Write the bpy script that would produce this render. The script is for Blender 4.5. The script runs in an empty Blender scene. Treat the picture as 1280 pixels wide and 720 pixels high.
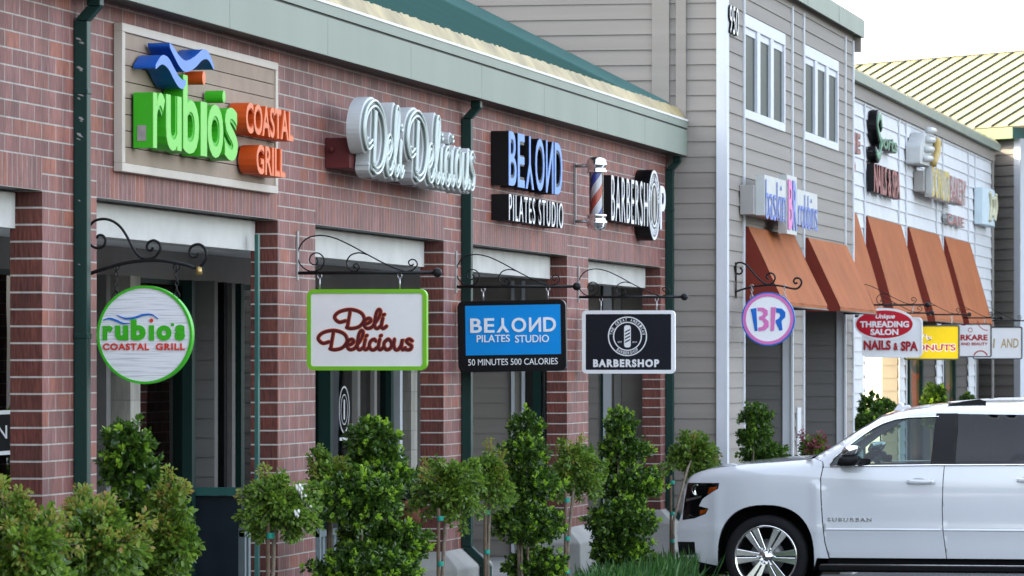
import bpy, bmesh, math, random
import numpy as np
from mathutils import Vector, Matrix
from mathutils.geometry import tessellate_polygon, delaunay_2d_cdt
random.seed(7); rng = np.random.default_rng(7)
SC = bpy.context.scene
COL = SC.collection
R = math.radians

# ------------------------------------------------------------------ camera
F = 6000.0                       # focal length in pixels of a 1280 px wide frame
TH = math.atan(1139 / F)         # angle between the view axis and the shop fronts
CT, ST = math.cos(TH), math.sin(TH)
DC = 8.28 * CT                   # distance from the camera to the brick shop front
H = 2.31                         # eye height above the asphalt
cam = bpy.data.cameras.new('camera')
camo = bpy.data.objects.new('camera', cam); COL.objects.link(camo)
camo.location = (0, -DC, H)
camo.rotation_euler = (R(90), 0, TH - R(90))
cam.sensor_width = 36; cam.lens = F / 1280 * 36
cam.shift_y = 92 / 1280
cam.clip_start = 0.5; cam.clip_end = 3000
cam.dof.use_dof = True; cam.dof.focus_distance = 37; cam.dof.aperture_fstop = 11
SC.camera = camo

# ------------------------------------------------------------------ light
LDIR = Vector((0.05, 0.84, 0.52)).normalized()
w = bpy.data.worlds.new('World'); SC.world = w; w.use_nodes = True
nt = w.node_tree; bg = nt.nodes['Background']
sky = nt.nodes.new('ShaderNodeTexSky'); sky.sky_type = 'NISHITA'
sky.sun_disc = False; sky.sun_elevation = math.asin(LDIR.z); sky.sun_rotation = math.atan2(LDIR.x, LDIR.y)
sky.dust_density = 3.0; sky.air_density = 1.0; sky.ozone_density = 0.8
hs = nt.nodes.new('ShaderNodeHueSaturation'); hs.inputs['Saturation'].default_value = 0.54
nt.links.new(sky.outputs[0], hs.inputs['Color']); nt.links.new(hs.outputs[0], bg.inputs[0]); bg.inputs[1].default_value = 0.15
sun = bpy.data.lights.new('sun', 'SUN'); sun.energy = 2.0; sun.angle = R(0.5); sun.color = (1.0, 0.86, 0.64)
suno = bpy.data.objects.new('sun', sun); COL.objects.link(suno)
suno.rotation_euler = (-LDIR).to_track_quat('-Z', 'Y').to_euler()
SC.view_settings.view_transform = 'Standard'; SC.view_settings.look = 'None'
SC.view_settings.gamma = 1; SC.view_settings.use_curve_mapping = False
SC.view_settings.exposure = 2.72

# ------------------------------------------------------------------ surveying helpers
def at(px, py, Y=0.0):           # survey: where the sight line of a photo pixel meets the plane Y
    u = (px - 640) / F; v = (452 - py) / F
    t = (Y + DC) / (ST - u * CT)
    return (t * (CT + u * ST), Y, H + t * v)
def ax(px, Y=0.0): return at(px, 452, Y)[0]
def az(px, py, Y=0.0): return at(px, py, Y)[2]
def atX(px, py, X):              # the same for a plane X
    u = (px - 640) / F; v = (452 - py) / F
    t = X / (CT + u * ST)
    return (X, -DC + t * (ST - u * CT), H + t * v)

# ------------------------------------------------------------------ materials
def lk(nt, a, b): nt.links.new(a, b)
def newmat(name):
    m = bpy.data.materials.new(name); m.use_nodes = True
    return m, m.node_tree, m.node_tree.nodes['Principled BSDF']
def node(nt, t, **kw):
    n = nt.nodes.new(t)
    for k, v in kw.items(): setattr(n, k, v)
    return n
def rgba(c): return (c[0], c[1], c[2], 1)
def pm(name, col, rough=0.5, metal=0.0, var=0.12, scale=6.0, bump=0.0, bscale=60.0, coat=0.0, spec=0.22, streak=False):
    m, nt, p = newmat(name)
    tc = node(nt, 'ShaderNodeTexCoord'); mp = node(nt, 'ShaderNodeMapping')
    lk(nt, tc.outputs['Object'], mp.inputs[0])
    if streak: mp.inputs['Scale'].default_value = (1, 1, 0.12)
    nz = node(nt, 'ShaderNodeTexNoise'); nz.inputs['Scale'].default_value = scale; nz.inputs['Detail'].default_value = 5
    lk(nt, mp.outputs[0], nz.inputs['Vector'])
    rp = node(nt, 'ShaderNodeValToRGB')
    rp.color_ramp.elements[0].position = 0.3; rp.color_ramp.elements[1].position = 0.7
    rp.color_ramp.elements[0].color = rgba([c * (1 - var) for c in col]); rp.color_ramp.elements[1].color = rgba([min(1, c * (1 + var * 0.7)) for c in col])
    lk(nt, nz.outputs[0], rp.inputs[0]); lk(nt, rp.outputs[0], p.inputs['Base Color'])
    p.inputs['Roughness'].default_value = rough; p.inputs['Metallic'].default_value = metal
    p.inputs['Coat Weight'].default_value = coat; p.inputs['Coat Roughness'].default_value = 0.04
    p.inputs['Specular IOR Level'].default_value = spec
    if bump:
        n2 = node(nt, 'ShaderNodeTexNoise'); n2.inputs['Scale'].default_value = bscale; n2.inputs['Detail'].default_value = 4
        lk(nt, mp.outputs[0], n2.inputs['Vector'])
        b = node(nt, 'ShaderNodeBump'); b.inputs['Strength'].default_value = bump; b.inputs['Distance'].default_value = 0.01
        lk(nt, n2.outputs[0], b.inputs['Height']); lk(nt, b.outputs[0], p.inputs['Normal'])
    return m
def brick_mat(name, bw, rh, offset, swap, c1, c2, mortar, ms, streak_amt=0.5, rot_streak=False, zoff=0.0):
    m, nt, p = newmat(name)
    tc = node(nt, 'ShaderNodeTexCoord'); mp = node(nt, 'ShaderNodeMapping')
    lk(nt, tc.outputs['UV'], mp.inputs[0])
    mp.inputs['Location'].default_value = (0, -zoff, 0)
    vec = mp.outputs[0]
    if swap:
        sx = node(nt, 'ShaderNodeSeparateXYZ'); cx = node(nt, 'ShaderNodeCombineXYZ')
        lk(nt, vec, sx.inputs[0]); lk(nt, sx.outputs[0], cx.inputs[1]); lk(nt, sx.outputs[1], cx.inputs[0]); vec = cx.outputs[0]
    bt = node(nt, 'ShaderNodeTexBrick'); bt.offset = offset; bt.offset_frequency = 2
    lk(nt, vec, bt.inputs['Vector'])
    bt.inputs['Scale'].default_value = 1; bt.inputs['Brick Width'].default_value = bw; bt.inputs['Row Height'].default_value = rh
    bt.inputs['Mortar Size'].default_value = ms; bt.inputs['Mortar Smooth'].default_value = 0.15; bt.inputs['Bias'].default_value = -0.1
    bt.inputs['Color1'].default_value = (0, 0, 0, 1); bt.inputs['Color2'].default_value = (1, 1, 1, 1); bt.inputs['Mortar'].default_value = (0.5, 0.5, 0.5, 1)
    rp = node(nt, 'ShaderNodeValToRGB'); e = rp.color_ramp.elements
    e[0].position = 0; e[0].color = rgba(c1[0]); e[1].position = 1; e[1].color = rgba(c1[-1])
    for i, c in enumerate(c1[1:-1]):
        q = e.new((i + 1) / (len(c1) - 1)); q.color = rgba(c)
    lk(nt, bt.outputs['Color'], rp.inputs[0])
    # wire-cut streaks down the faces of the bricks
    m2 = node(nt, 'ShaderNodeMapping'); lk(nt, tc.outputs['UV'], m2.inputs[0]); m2.inputs['Scale'].default_value = (70, 9, 1)
    nz = node(nt, 'ShaderNodeTexNoise'); nz.inputs['Scale'].default_value = 1; nz.inputs['Detail'].default_value = 3; lk(nt, m2.outputs[0], nz.inputs['Vector'])
    mr = node(nt, 'ShaderNodeMapRange'); mr.inputs[1].default_value = 0.25; mr.inputs[2].default_value = 0.75; mr.inputs[3].default_value = 1 - streak_amt; mr.inputs[4].default_value = 1 + streak_amt * 0.8
    lk(nt, nz.outputs[0], mr.inputs[0])
    n3 = node(nt, 'ShaderNodeTexNoise'); n3.inputs['Scale'].default_value = 0.9; n3.inputs['Detail'].default_value = 6; lk(nt, tc.outputs['UV'], n3.inputs['Vector'])
    mr3 = node(nt, 'ShaderNodeMapRange'); mr3.inputs[1].default_value = 0.3; mr3.inputs[2].default_value = 0.7; mr3.inputs[3].default_value = 0.86; mr3.inputs[4].default_value = 1.12
    lk(nt, n3.outputs[0], mr3.inputs[0])
    m5 = node(nt, 'ShaderNodeMapping'); lk(nt, tc.outputs['UV'], m5.inputs[0]); m5.inputs['Scale'].default_value = (2.2, .35, 1)
    n5 = node(nt, 'ShaderNodeTexNoise'); n5.inputs['Scale'].default_value = 1.6; n5.inputs['Detail'].default_value = 7; n5.inputs['Roughness'].default_value = .65; lk(nt, m5.outputs[0], n5.inputs['Vector'])
    mr5 = node(nt, 'ShaderNodeMapRange'); mr5.inputs[1].default_value = 0.3; mr5.inputs[2].default_value = 0.72; mr5.inputs[3].default_value = 0.78; mr5.inputs[4].default_value = 1.2; lk(nt, n5.outputs[0], mr5.inputs[0])
    mu0 = node(nt, 'ShaderNodeMath', operation='MULTIPLY'); lk(nt, mr.outputs[0], mu0.inputs[0]); lk(nt, mr5.outputs[0], mu0.inputs[1])
    mu = node(nt, 'ShaderNodeMath', operation='MULTIPLY'); lk(nt, mu0.outputs[0], mu.inputs[0]); lk(nt, mr3.outputs[0], mu.inputs[1])
    mx = node(nt, 'ShaderNodeVectorMath', operation='SCALE'); lk(nt, rp.outputs[0], mx.inputs[0]); lk(nt, mu.outputs[0], mx.inputs['Scale'])
    n4 = node(nt, 'ShaderNodeTexNoise'); n4.inputs['Scale'].default_value = 14; n4.inputs['Detail'].default_value = 4; lk(nt, tc.outputs['UV'], n4.inputs['Vector'])
    rm = node(nt, 'ShaderNodeValToRGB'); rm.color_ramp.elements[0].position = .3; rm.color_ramp.elements[1].position = .7
    rm.color_ramp.elements[0].color = rgba([c * .8 for c in mortar]); rm.color_ramp.elements[1].color = rgba([c * 1.12 for c in mortar]); lk(nt, n4.outputs[0], rm.inputs[0])
    mix = node(nt, 'ShaderNodeMix', data_type='RGBA'); lk(nt, bt.outputs['Fac'], mix.inputs[0]); lk(nt, mx.outputs[0], mix.inputs[6]); lk(nt, rm.outputs[0], mix.inputs[7])
    wm = node(nt, 'ShaderNodeVectorMath', operation='SCALE'); lk(nt, mix.outputs[2], wm.inputs[0]); lk(nt, mr5.outputs[0], wm.inputs['Scale']); lk(nt, wm.outputs[0], p.inputs['Base Color']); p.inputs['Roughness'].default_value = 0.65; p.inputs['Specular IOR Level'].default_value = 0.38
    hm = node(nt, 'ShaderNodeMath', operation='MULTIPLY_ADD'); lk(nt, bt.outputs['Fac'], hm.inputs[0]); hm.inputs[1].default_value = -1.0; lk(nt, nz.outputs[0], hm.inputs[2])
    b = node(nt, 'ShaderNodeBump'); b.inputs['Strength'].default_value = 0.6; b.inputs['Distance'].default_value = 0.006
    lk(nt, hm.outputs[0], b.inputs['Height']); lk(nt, b.outputs[0], p.inputs['Normal'])
    return m
def board_mat(*a, **k):
    m = pm(*a, **k); m.node_tree.nodes['Mapping'].inputs['Scale'].default_value = (.10, .10, 2.6); return m
BR_C = [(.172, .068, .058), (.205, .070, .056), (.225, .090, .078), (.205, .086, .078), (.265, .085, .052), (.188, .077, .072)]
MT = {}
MT['brick'] = brick_mat('brick', 0.3048, 0.1016, 0.5, False, BR_C, None, (.37, .335, .295), 0.0052, zoff=3.335)
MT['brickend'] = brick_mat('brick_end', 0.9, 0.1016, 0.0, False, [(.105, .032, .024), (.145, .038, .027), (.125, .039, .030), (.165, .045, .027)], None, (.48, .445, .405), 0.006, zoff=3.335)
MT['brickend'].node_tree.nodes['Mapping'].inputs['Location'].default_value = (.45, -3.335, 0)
MT['soldier'] = brick_mat('soldier_brick', 0.2032, 0.1016, 0.0, True, BR_C, None, (.36, .32, .29), 0.004)
MT['soldier'].node_tree.nodes['Mapping'].inputs['Location'].default_value = (0, -3.335, 0)
MT['block'] = brick_mat('pale_block', 0.4, 0.2, 0.5, False, [(.36, .34, .29), (.42, .40, .34), (.39, .36, .31)], None, (.30, .28, .25), 0.006, streak_amt=0.12)
MT['concrete'] = pm('concrete', (.34, .335, .31), .85, var=.18, scale=2.5, bump=.35, bscale=30)
MT['walk'] = pm('walk_concrete', (.50, .49, .465), .9, var=.15, scale=1.2, bump=.2, bscale=50)
MT['asphalt'] = pm('asphalt', (.055, .055, .058), .9, var=.3, scale=1.5, bump=.5, bscale=120)
MT['soil'] = pm('soil', (.07, .05, .035), .95, var=.4, scale=9, bump=1, bscale=40)
MT['stucco'] = pm('white_stucco', (.56, .545, .505), .9, var=.10, scale=4, bump=.25, bscale=140)
MT['ceiling'] = pm('ceiling_paint', (.86, .86, .85), .8, var=.04, scale=2)
MT['green'] = pm('dark_green_paint', (.009, .035, .029), .45, var=.25, scale=5, streak=True)
MT['framegreen'] = pm('green_frame_paint', (.035, .12, .105), .35, var=.15, scale=5)  # teal green, lighter than the dark green paint
MT['teal'] = pm('teal_roof_metal', (.024, .072, .062), .45, metal=.25, var=.1, scale=1.5)
MT['fascia'] = pm('sage_fascia_paint', (.215, .25, .205), .5, var=.07, scale=1.2, streak=True)
MT['fasciadark'] = pm('dark_trim_paint', (.05, .055, .05), .5, var=.1)
MT['straw'] = pm('straw_eave_metal', (.36, .29, .15), .5, metal=.0, var=.35, scale=2.5)
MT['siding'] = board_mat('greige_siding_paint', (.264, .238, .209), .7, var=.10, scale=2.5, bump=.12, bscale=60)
MT['sidingshade'] = board_mat('shaded_siding_paint', (.155, .148, .140), .7, var=.06, scale=2.5)  # siding colour darkened to stand in for shade in arcades and under awnings
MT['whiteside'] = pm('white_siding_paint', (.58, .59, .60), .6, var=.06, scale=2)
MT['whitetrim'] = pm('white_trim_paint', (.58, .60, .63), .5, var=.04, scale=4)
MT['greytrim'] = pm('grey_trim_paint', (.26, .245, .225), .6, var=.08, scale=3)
MT['creamroof'] = pm('cream_roof_metal', (.255, .215, .110), .5, metal=.0, var=.05, scale=1.5)
MT['seam'] = pm('dark_seam', (.05, .075, .06), .5, var=.1)
MT['iron'] = pm('black_iron', (.012, .012, .013), .45, metal=.3, var=.3, scale=30)
MT['steel'] = pm('dull_steel', (.45, .45, .45), .4, metal=.9, var=.15, scale=20, spec=.5)
MT['chrome'] = pm('chrome', (.82, .82, .82), .12, metal=1.0, var=.03, spec=.5)
MT['awn'] = pm('terracotta_canvas', (.335, .105, .035), .85, var=.16, scale=2.2, bump=.15, bscale=90)
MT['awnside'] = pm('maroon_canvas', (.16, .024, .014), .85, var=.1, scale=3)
MT['black'] = pm('black_paint', (.004, .004, .005), .4, var=.2)
MT['white'] = pm('white_sign_paint', (.78, .79, .80), .4, var=.03, scale=8)
MT['offwhite'] = pm('warm_white_paint', (.74, .73, .71), .45, var=.03, scale=8)
MT['lime'] = pm('lime_green_paint', (.17, .45, .02), .4, var=.05)
MT['rgreen'] = pm('bright_green_acrylic', (.045, .40, .014), .45, var=.05)
MT['rgreenface'] = pm('pale_green_acrylic', (.17, .56, .085), .45, var=.04)
MT['orange'] = pm('orange_acrylic', (.55, .075, .010), .45, var=.05)
MT['orangeface'] = pm('pale_orange_acrylic', (.72, .17, .06), .45, var=.05)
MT['blue'] = pm('deep_blue_acrylic', (.012, .085, .38), .4, var=.06)
MT['blueface'] = pm('pale_blue_acrylic', (.10, .22, .60), .45, var=.06)
MT['wood'] = pm('weathered_plank', (.31, .235, .175), .7, var=.12, scale=4, bump=.2, bscale=30)
MT['tanframe'] = pm('pale_tan_frame', (.50, .44, .375), .5, var=.05)
MT['maroon'] = pm('maroon_text', (.10, .012, .015), .4, var=.15)
MT['rust'] = pm('orange_outline_paint', (.55, .12, .03), .45, var=.1)
MT['raceway'] = pm('maroon_box_paint', (.10, .018, .018), .5, var=.15)
MT['sky'] = pm('sky_blue_panel', (.002, .25, .66), .4, var=.02)
MT['letterblue'] = pm('pale_blue_letter', (.19, .33, .70), .5, var=.12, scale=12)
MT['red'] = pm('crimson_paint', (.50, .012, .03), .45, var=.06)
MT['redtext'] = pm('red_text', (.36, .018, .03), .45, var=.06)
MT['tomato'] = pm('tomato_red', (.62, .05, .03), .45, var=.06)
MT['yellow'] = pm('yellow_panel', (.60, .47, .008), .45, var=.05)
MT['pink'] = pm('pink_paint', (.62, .17, .42), .45, var=.06)
MT['rblue'] = pm('royal_blue_paint', (.012, .13, .50), .4, var=.06)
MT['lblue'] = pm('worn_blue', (.11, .19, .56), .4, var=.12, scale=14)
MT['paleblue'] = pm('pale_aqua_can', (.52, .62, .66), .45, var=.08, scale=6)
MT['gold'] = pm('ochre_letter', (.42, .30, .10), .5, var=.12)
MT['navy'] = pm('navy_panel', (.007, .008, .014), .45, var=.1)
MT['greentext'] = pm('sea_green_face', (.10, .25, .16), .4, var=.15, scale=12)
MT['dusty'] = pm('dusty_red_face', (.33, .12, .11), .5, var=.2, scale=14)
MT['mustard'] = pm('mustard_face', (.52, .40, .12), .5, var=.25, scale=16)
MT['greybox'] = pm('grey_metal_box', (.33, .315, .30), .5, var=.08)
MT['neon'] = pm('milky_glass_tube', (.56, .62, .58), .25, var=.04)
MT['canin'] = pm('pale_grey_can', (.22, .26, .245), .5, var=.1, scale=8)
MT['canwhite'] = pm('white_can_metal', (.47, .485, .475), .4, var=.1, scale=5)
MT['terra'] = pm('terracotta_pot', (.36, .15, .095), .85, var=.15)
MT['bark'] = pm('bark', (.17, .135, .10), .9, var=.3, scale=20, bump=.5, bscale=80)
MT['stake'] = pm('stake_wood', (.12, .085, .055), .9, var=.25, scale=20)
MT['tie'] = pm('green_tie_tape', (.01, .22, .16), .4, var=.1)
MT['petal'] = pm('white_petal', (.80, .80, .74), .6, var=.08)
MT['redpetal'] = pm('red_petal', (.25, .07, .09), .6, var=.2)
MT['bench'] = pm('grey_metal_rail', (.16, .19, .20), .5, var=.1)
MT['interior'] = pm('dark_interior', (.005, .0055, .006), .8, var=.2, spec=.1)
MT['paint'] = pm('pearl_white_paint', (.56, .58, .605), .16, var=.015, scale=2, coat=1.0, spec=.5)
MT['rubber'] = pm('tyre_rubber', (.008, .008, .009), .85, var=.2, scale=15)
MT['plastic'] = pm('black_plastic', (.004, .004, .0045), .5, var=.15)
MT['amber'] = pm('amber_lens', (.75, .14, .01), .15, var=.08, coat=.6)
MT['seat'] = pm('tan_seat_leather', (.10, .085, .07), .6, var=.15)
MT['endfascia'] = pm('pale_green_fascia', (.20, .27, .13), .6, var=.05)
MT['palegold'] = pm('faded_ochre', (.52, .49, .34), .5, var=.12)
MT['alloy'] = pm('polished_alloy', (.86, .86, .85), .15, metal=.97, var=.03, spec=.5)
MT['door_glass'] = pm('navy_door_panel', (.016, .024, .032), .3, var=.3, scale=3)
MT['disc'] = pm('brake_disc_metal', (.22, .22, .22), .45, metal=.8, var=.15)
MT['brass'] = pm('aged_brass', (.42, .30, .12), .35, metal=.8, var=.2)

def glass_mat(name, tint, trans, rough=0.02, ior=1.5):
    m = bpy.data.materials.new(name); m.use_nodes = True; nt = m.node_tree; nt.nodes.clear()
    o = node(nt, 'ShaderNodeOutputMaterial'); t = node(nt, 'ShaderNodeBsdfTransparent'); g = node(nt, 'ShaderNodeBsdfGlossy')
    t.inputs[0].default_value = rgba([c * trans for c in tint]); g.inputs['Roughness'].default_value = rough
    nz = node(nt, 'ShaderNodeTexNoise'); nz.inputs['Scale'].default_value = 0.7; tc = node(nt, 'ShaderNodeTexCoord'); lk(nt, tc.outputs['Object'], nz.inputs['Vector'])
    b = node(nt, 'ShaderNodeBump'); b.inputs['Strength'].default_value = 0.03; b.inputs['Distance'].default_value = 0.05; lk(nt, nz.outputs[0], b.inputs['Height'])
    lk(nt, b.outputs[0], g.inputs['Normal'])
    f = node(nt, 'ShaderNodeFresnel'); f.inputs[0].default_value = ior
    mx = node(nt, 'ShaderNodeMixShader'); lk(nt, f.outputs[0], mx.inputs[0]); lk(nt, t.outputs[0], mx.inputs[1]); lk(nt, g.outputs[0], mx.inputs[2])
    lk(nt, mx.outputs[0], o.inputs[0]); return m
MT['carglass'] = glass_mat('clear_car_glass', (.70, .90, .90), .55)
MT['privacy'] = glass_mat('tinted_car_glass', (.7, .8, 1), .10)
MT['shopglass'] = glass_mat('shop_window_glass', (.8, .95, .92), .35, 0.01, 1.55)
MT['lens'] = glass_mat('headlamp_lens', (1, 1, 1), .9)
def glow_mat(name, col, s):
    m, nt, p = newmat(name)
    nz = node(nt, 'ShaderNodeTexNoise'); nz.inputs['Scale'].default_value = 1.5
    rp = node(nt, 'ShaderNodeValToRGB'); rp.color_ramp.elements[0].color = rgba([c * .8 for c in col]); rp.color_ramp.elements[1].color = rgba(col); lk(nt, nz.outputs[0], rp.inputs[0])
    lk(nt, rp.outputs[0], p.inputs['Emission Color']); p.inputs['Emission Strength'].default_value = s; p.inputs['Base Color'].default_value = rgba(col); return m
MT['sunglow'] = glow_mat('painted_sunlit_view', (1.0, .80, .48), 1.0)  # warm emission imitating sunlight, not a lamp

def leaf_mat(name, cols, trans=0.3, rough=0.45):
    m = bpy.data.materials.new(name); m.use_nodes = True; nt = m.node_tree; p = nt.nodes['Principled BSDF']; o = nt.nodes['Material Output']
    g = node(nt, 'ShaderNodeNewGeometry'); rp = node(nt, 'ShaderNodeValToRGB'); e = rp.color_ramp.elements
    e[0].position = 0; e[0].color = rgba(cols[0]); e[1].position = 1; e[1].color = rgba(cols[-1])
    for i, c in enumerate(cols[1:-1]): q = e.new((i + 1) / (len(cols) - 1)); q.color = rgba(c)
    lk(nt, g.outputs['Random Per Island'], rp.inputs[0])
    lk(nt, rp.outputs[0], p.inputs['Base Color']); p.inputs['Roughness'].default_value = rough
    t = node(nt, 'ShaderNodeBsdfTranslucent'); sc = node(nt, 'ShaderNodeVectorMath', operation='SCALE'); lk(nt, rp.outputs[0], sc.inputs[0]); sc.inputs['Scale'].default_value = 1.5
    lk(nt, sc.outputs[0], t.inputs[0])
    mx = node(nt, 'ShaderNodeMixShader'); mx.inputs[0].default_value = trans; lk(nt, p.outputs[0], mx.inputs[1]); lk(nt, t.outputs[0], mx.inputs[2]); lk(nt, mx.outputs[0], o.inputs[0])
    return m
MT['leaf'] = leaf_mat('privet_leaf', [(.013, .033, .008), (.028, .068, .010), (.050, .112, .013), (.036, .084, .011), (.105, .20, .018), (.068, .145, .015)], .25, .32)
MT['newleaf'] = leaf_mat('new_privet_leaf', [(.20, .36, .024), (.28, .44, .035), (.16, .31, .02)], .35)
MT['rose'] = leaf_mat('rose_leaf', [(.045, .095, .016), (.085, .165, .020), (.135, .235, .024), (.20, .31, .03), (.07, .14, .022)], .35)
MT['rosetip'] = leaf_mat('rose_tip_leaf', [(.20, .31, .04), (.25, .30, .045), (.31, .19, .05), (.19, .29, .04), (.24, .27, .04)], .4)
MT['blade'] = leaf_mat('grass_blade', [(.03, .10, .02), (.05, .16, .03), (.09, .2, .04)], .3)

# ------------------------------------------------------------------ mesh builder
class MB:
    def __init__(s): s.v = []; s.f = []; s.m = []; s.smooth = set()
    def add(s, vs, fs, mi=0, smooth=False):
        o = len(s.v); s.v.extend([tuple(v) for v in vs])
        for f in fs:
            if smooth: s.smooth.add(len(s.f))
            s.f.append(tuple(o + i for i in f)); s.m.append(mi)
        return s
    def quad(s, a, b, c, d, mi=0): return s.add([a, b, c, d], [(0, 1, 2, 3)], mi)
    def box(s, x0, x1, y0, y1, z0, z1, mi=0):
        v = [(x0, y0, z0), (x1, y0, z0), (x1, y1, z0), (x0, y1, z0), (x0, y0, z1), (x1, y0, z1), (x1, y1, z1), (x0, y1, z1)]
        return s.add(v, [(0, 3, 2, 1), (4, 5, 6, 7), (0, 1, 5, 4), (1, 2, 6, 5), (2, 3, 7, 6), (3, 0, 4, 7)], mi)
    def prism(s, poly, fn, d0, d1, mi=0, mi_face=None, smooth_side=False):
        """poly: 2-D outline; fn(u,v,d) -> world; solid between depths d0 (back) and d1 (front)"""
        n = len(poly)
        area = sum(poly[i][0] * poly[(i + 1) % n][1] - poly[(i + 1) % n][0] * poly[i][1] for i in range(n))
        if area < 0: poly = poly[::-1]
        tri = tessellate_polygon([[Vector((p[0], p[1], 0)) for p in poly]])
        tri2 = []
        for t in tri:
            a, b, c = [poly[i] for i in t]
            cr = (b[0] - a[0]) * (c[1] - a[1]) - (c[0] - a[0]) * (b[1] - a[1])
            tri2.append(tuple(t) if cr > 0 else (t[0], t[2], t[1]))
        s.add([fn(p[0], p[1], d1) for p in poly], tri2, mi if mi_face is None else mi_face)
        s.add([fn(p[0], p[1], d0) for p in poly], [t[::-1] for t in tri2], mi)
        s.add([fn(p[0], p[1], d0) for p in poly] + [fn(p[0], p[1], d1) for p in poly],
              [(i, (i + 1) % n, n + (i + 1) % n, n + i) for i in range(n)], mi, smooth_side)
        return s
    def ring(s, outer, inner, fn, d0, d1, mi=0):
        n = len(outer)
        A = [fn(p[0], p[1], d1) for p in outer]; B = [fn(p[0], p[1], d1) for p in inner]
        C = [fn(p[0], p[1], d0) for p in outer]; D = [fn(p[0], p[1], d0) for p in inner]
        for i in range(n):
            j = (i + 1) % n
            s.add([A[i], A[j], B[j], B[i]], [(0, 1, 2, 3)], mi); s.add([C[i], D[i], D[j], C[j]], [(0, 1, 2, 3)], mi)
            s.add([C[i], C[j], A[j], A[i]], [(0, 1, 2, 3)], mi); s.add([D[i], B[i], B[j], D[j]], [(0, 1, 2, 3)], mi)
        return s
    def tube(s, pts, r, n=8, mi=0, closed=False, taper=None):
        P = [Vector(p) for p in pts]; m = len(P); rings = []
        up = Vector((0, 0, 1)); prev = None
        for i in range(m):
            if closed: t = P[(i + 1) % m] - P[i - 1]
            else: t = P[min(i + 1, m - 1)] - P[max(i - 1, 0)]
            t.normalize()
            if prev is None:
                a = up if abs(t.z) < .9 else Vector((1, 0, 0)); nrm = t.cross(a).normalized()
            else:
                nrm = prev - t * prev.dot(t)
                nrm = nrm.normalized() if nrm.length > 1e-6 else prev
            prev = nrm; bn = t.cross(nrm)
            rr = r if taper is None else r * (taper[0] + (taper[1] - taper[0]) * i / max(1, m - 1))
            rings.append([P[i] + (nrm * math.cos(2 * math.pi * k / n) + bn * math.sin(2 * math.pi * k / n)) * rr for k in range(n)])
        v = [p for q in rings for p in q]; f = []
        for i in range(m if closed else m - 1):
            j = (i + 1) % m
            for k in range(n): f.append((i * n + k, i * n + (k + 1) % n, j * n + (k + 1) % n, j * n + k))
        if not closed: f.append(tuple(range(n))[::-1]); f.append(tuple((m - 1) * n + k for k in range(n)))
        return s.add(v, f, mi, True)
    def lathe(s, prof, fn, n=24, mi=0, smooth=True):
        """prof: (radius, axial); fn(a, b, axial) -> world"""
        v = []; f = []; m = len(prof)
        for r_, h_ in prof:
            for k in range(n): v.append(fn(r_ * math.cos(2 * math.pi * k / n), r_ * math.sin(2 * math.pi * k / n), h_))
        for i in range(m - 1):
            for k in range(n): f.append((i * n + k, i * n + (k + 1) % n, (i + 1) * n + (k + 1) % n, (i + 1) * n + k))
        return s.add(v, f, mi, smooth)
    def sphere(s, c, r, mi=0, n=14):
        pr = [(r * math.sin(math.pi * i / (n // 2)) + 1e-5, -r * math.cos(math.pi * i / (n // 2))) for i in range(n // 2 + 1)]
        return s.lathe(pr, lambda a, b, h: (c[0] + a, c[1] + b, c[2] + h), n, mi)
    def build(s, name, mats, parent=None, bevel=0.0, fixn=False, label=None):
        me = bpy.data.meshes.new(name)
        off = parent.matrix_world.translation if parent is not None else None
        if parent is not None:
            off = Vector(root_loc(parent)); vs = [(v[0] - off.x, v[1] - off.y, v[2] - off.z) for v in s.v]
        else: vs = s.v
        me.from_pydata(vs, [], s.f)
        if not isinstance(mats, (list, tuple)): mats = [mats]
        for m in mats: me.materials.append(m)
        me.polygons.foreach_set('material_index', s.m)
        if s.smooth: me.polygons.foreach_set('use_smooth', [i in s.smooth for i in range(len(s.f))])
        # box-projected UVs in metres (world), for the brick courses
        if len(s.f) < 30000:
            uv = me.uv_layers.new(name='UVMap'); d = uv.data
            me.update()
            for p in me.polygons:
                nx, ny, nz = abs(p.normal.x), abs(p.normal.y), abs(p.normal.z)
                for li in p.loop_indices:
                    c = s.v[me.loops[li].vertex_index]
                    d[li].uv = (c[1], c[2]) if (nx >= ny and nx >= nz) else ((c[0], c[2]) if ny >= nz else (c[0], c[1]))
        me.update()
        o = bpy.data.objects.new(name, me); COL.objects.link(o)
        if fixn:
            b = bmesh.new(); b.from_mesh(me); bmesh.ops.remove_doubles(b, verts=b.verts, dist=1e-5); bmesh.ops.recalc_face_normals(b, faces=b.faces); b.to_mesh(me); b.free()
        if parent is not None: o.parent = parent
        if bevel:
            md = o.modifiers.new('bevel', 'BEVEL'); md.width = bevel; md.segments = 2; md.limit_method = 'ANGLE'; md.angle_limit = R(40)
        if label: o['label'] = label
        return o
def root_loc(o):
    v = Vector((0, 0, 0))
    while o is not None: v = v + Vector(o.location); o = o.parent
    return v
def tag(o, label, cat, group=None, kind=None):
    if label: o['label'] = label
    if cat: o['category'] = cat
    if group: o['group'] = group
    if kind: o['kind'] = kind
    return o
def thing(name, label, cat, loc, group=None):
    o = bpy.data.objects.new(name, None); COL.objects.link(o); o.location = loc; o.empty_display_size = .2
    return tag(o, label, cat, group)
def structure(o): o['kind'] = 'structure'; return o
def dup(root, delta, label, group=None):
    def cp(o, par):
        c = o.copy(); COL.objects.link(c)
        if par is not None: c.parent = par
        for ch in list(o.children): cp(ch, c)
        return c
    r = cp(root, None); r.location = Vector(root.location) + Vector(delta); r['label'] = label
    if group: r['group'] = group
    return r
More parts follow.
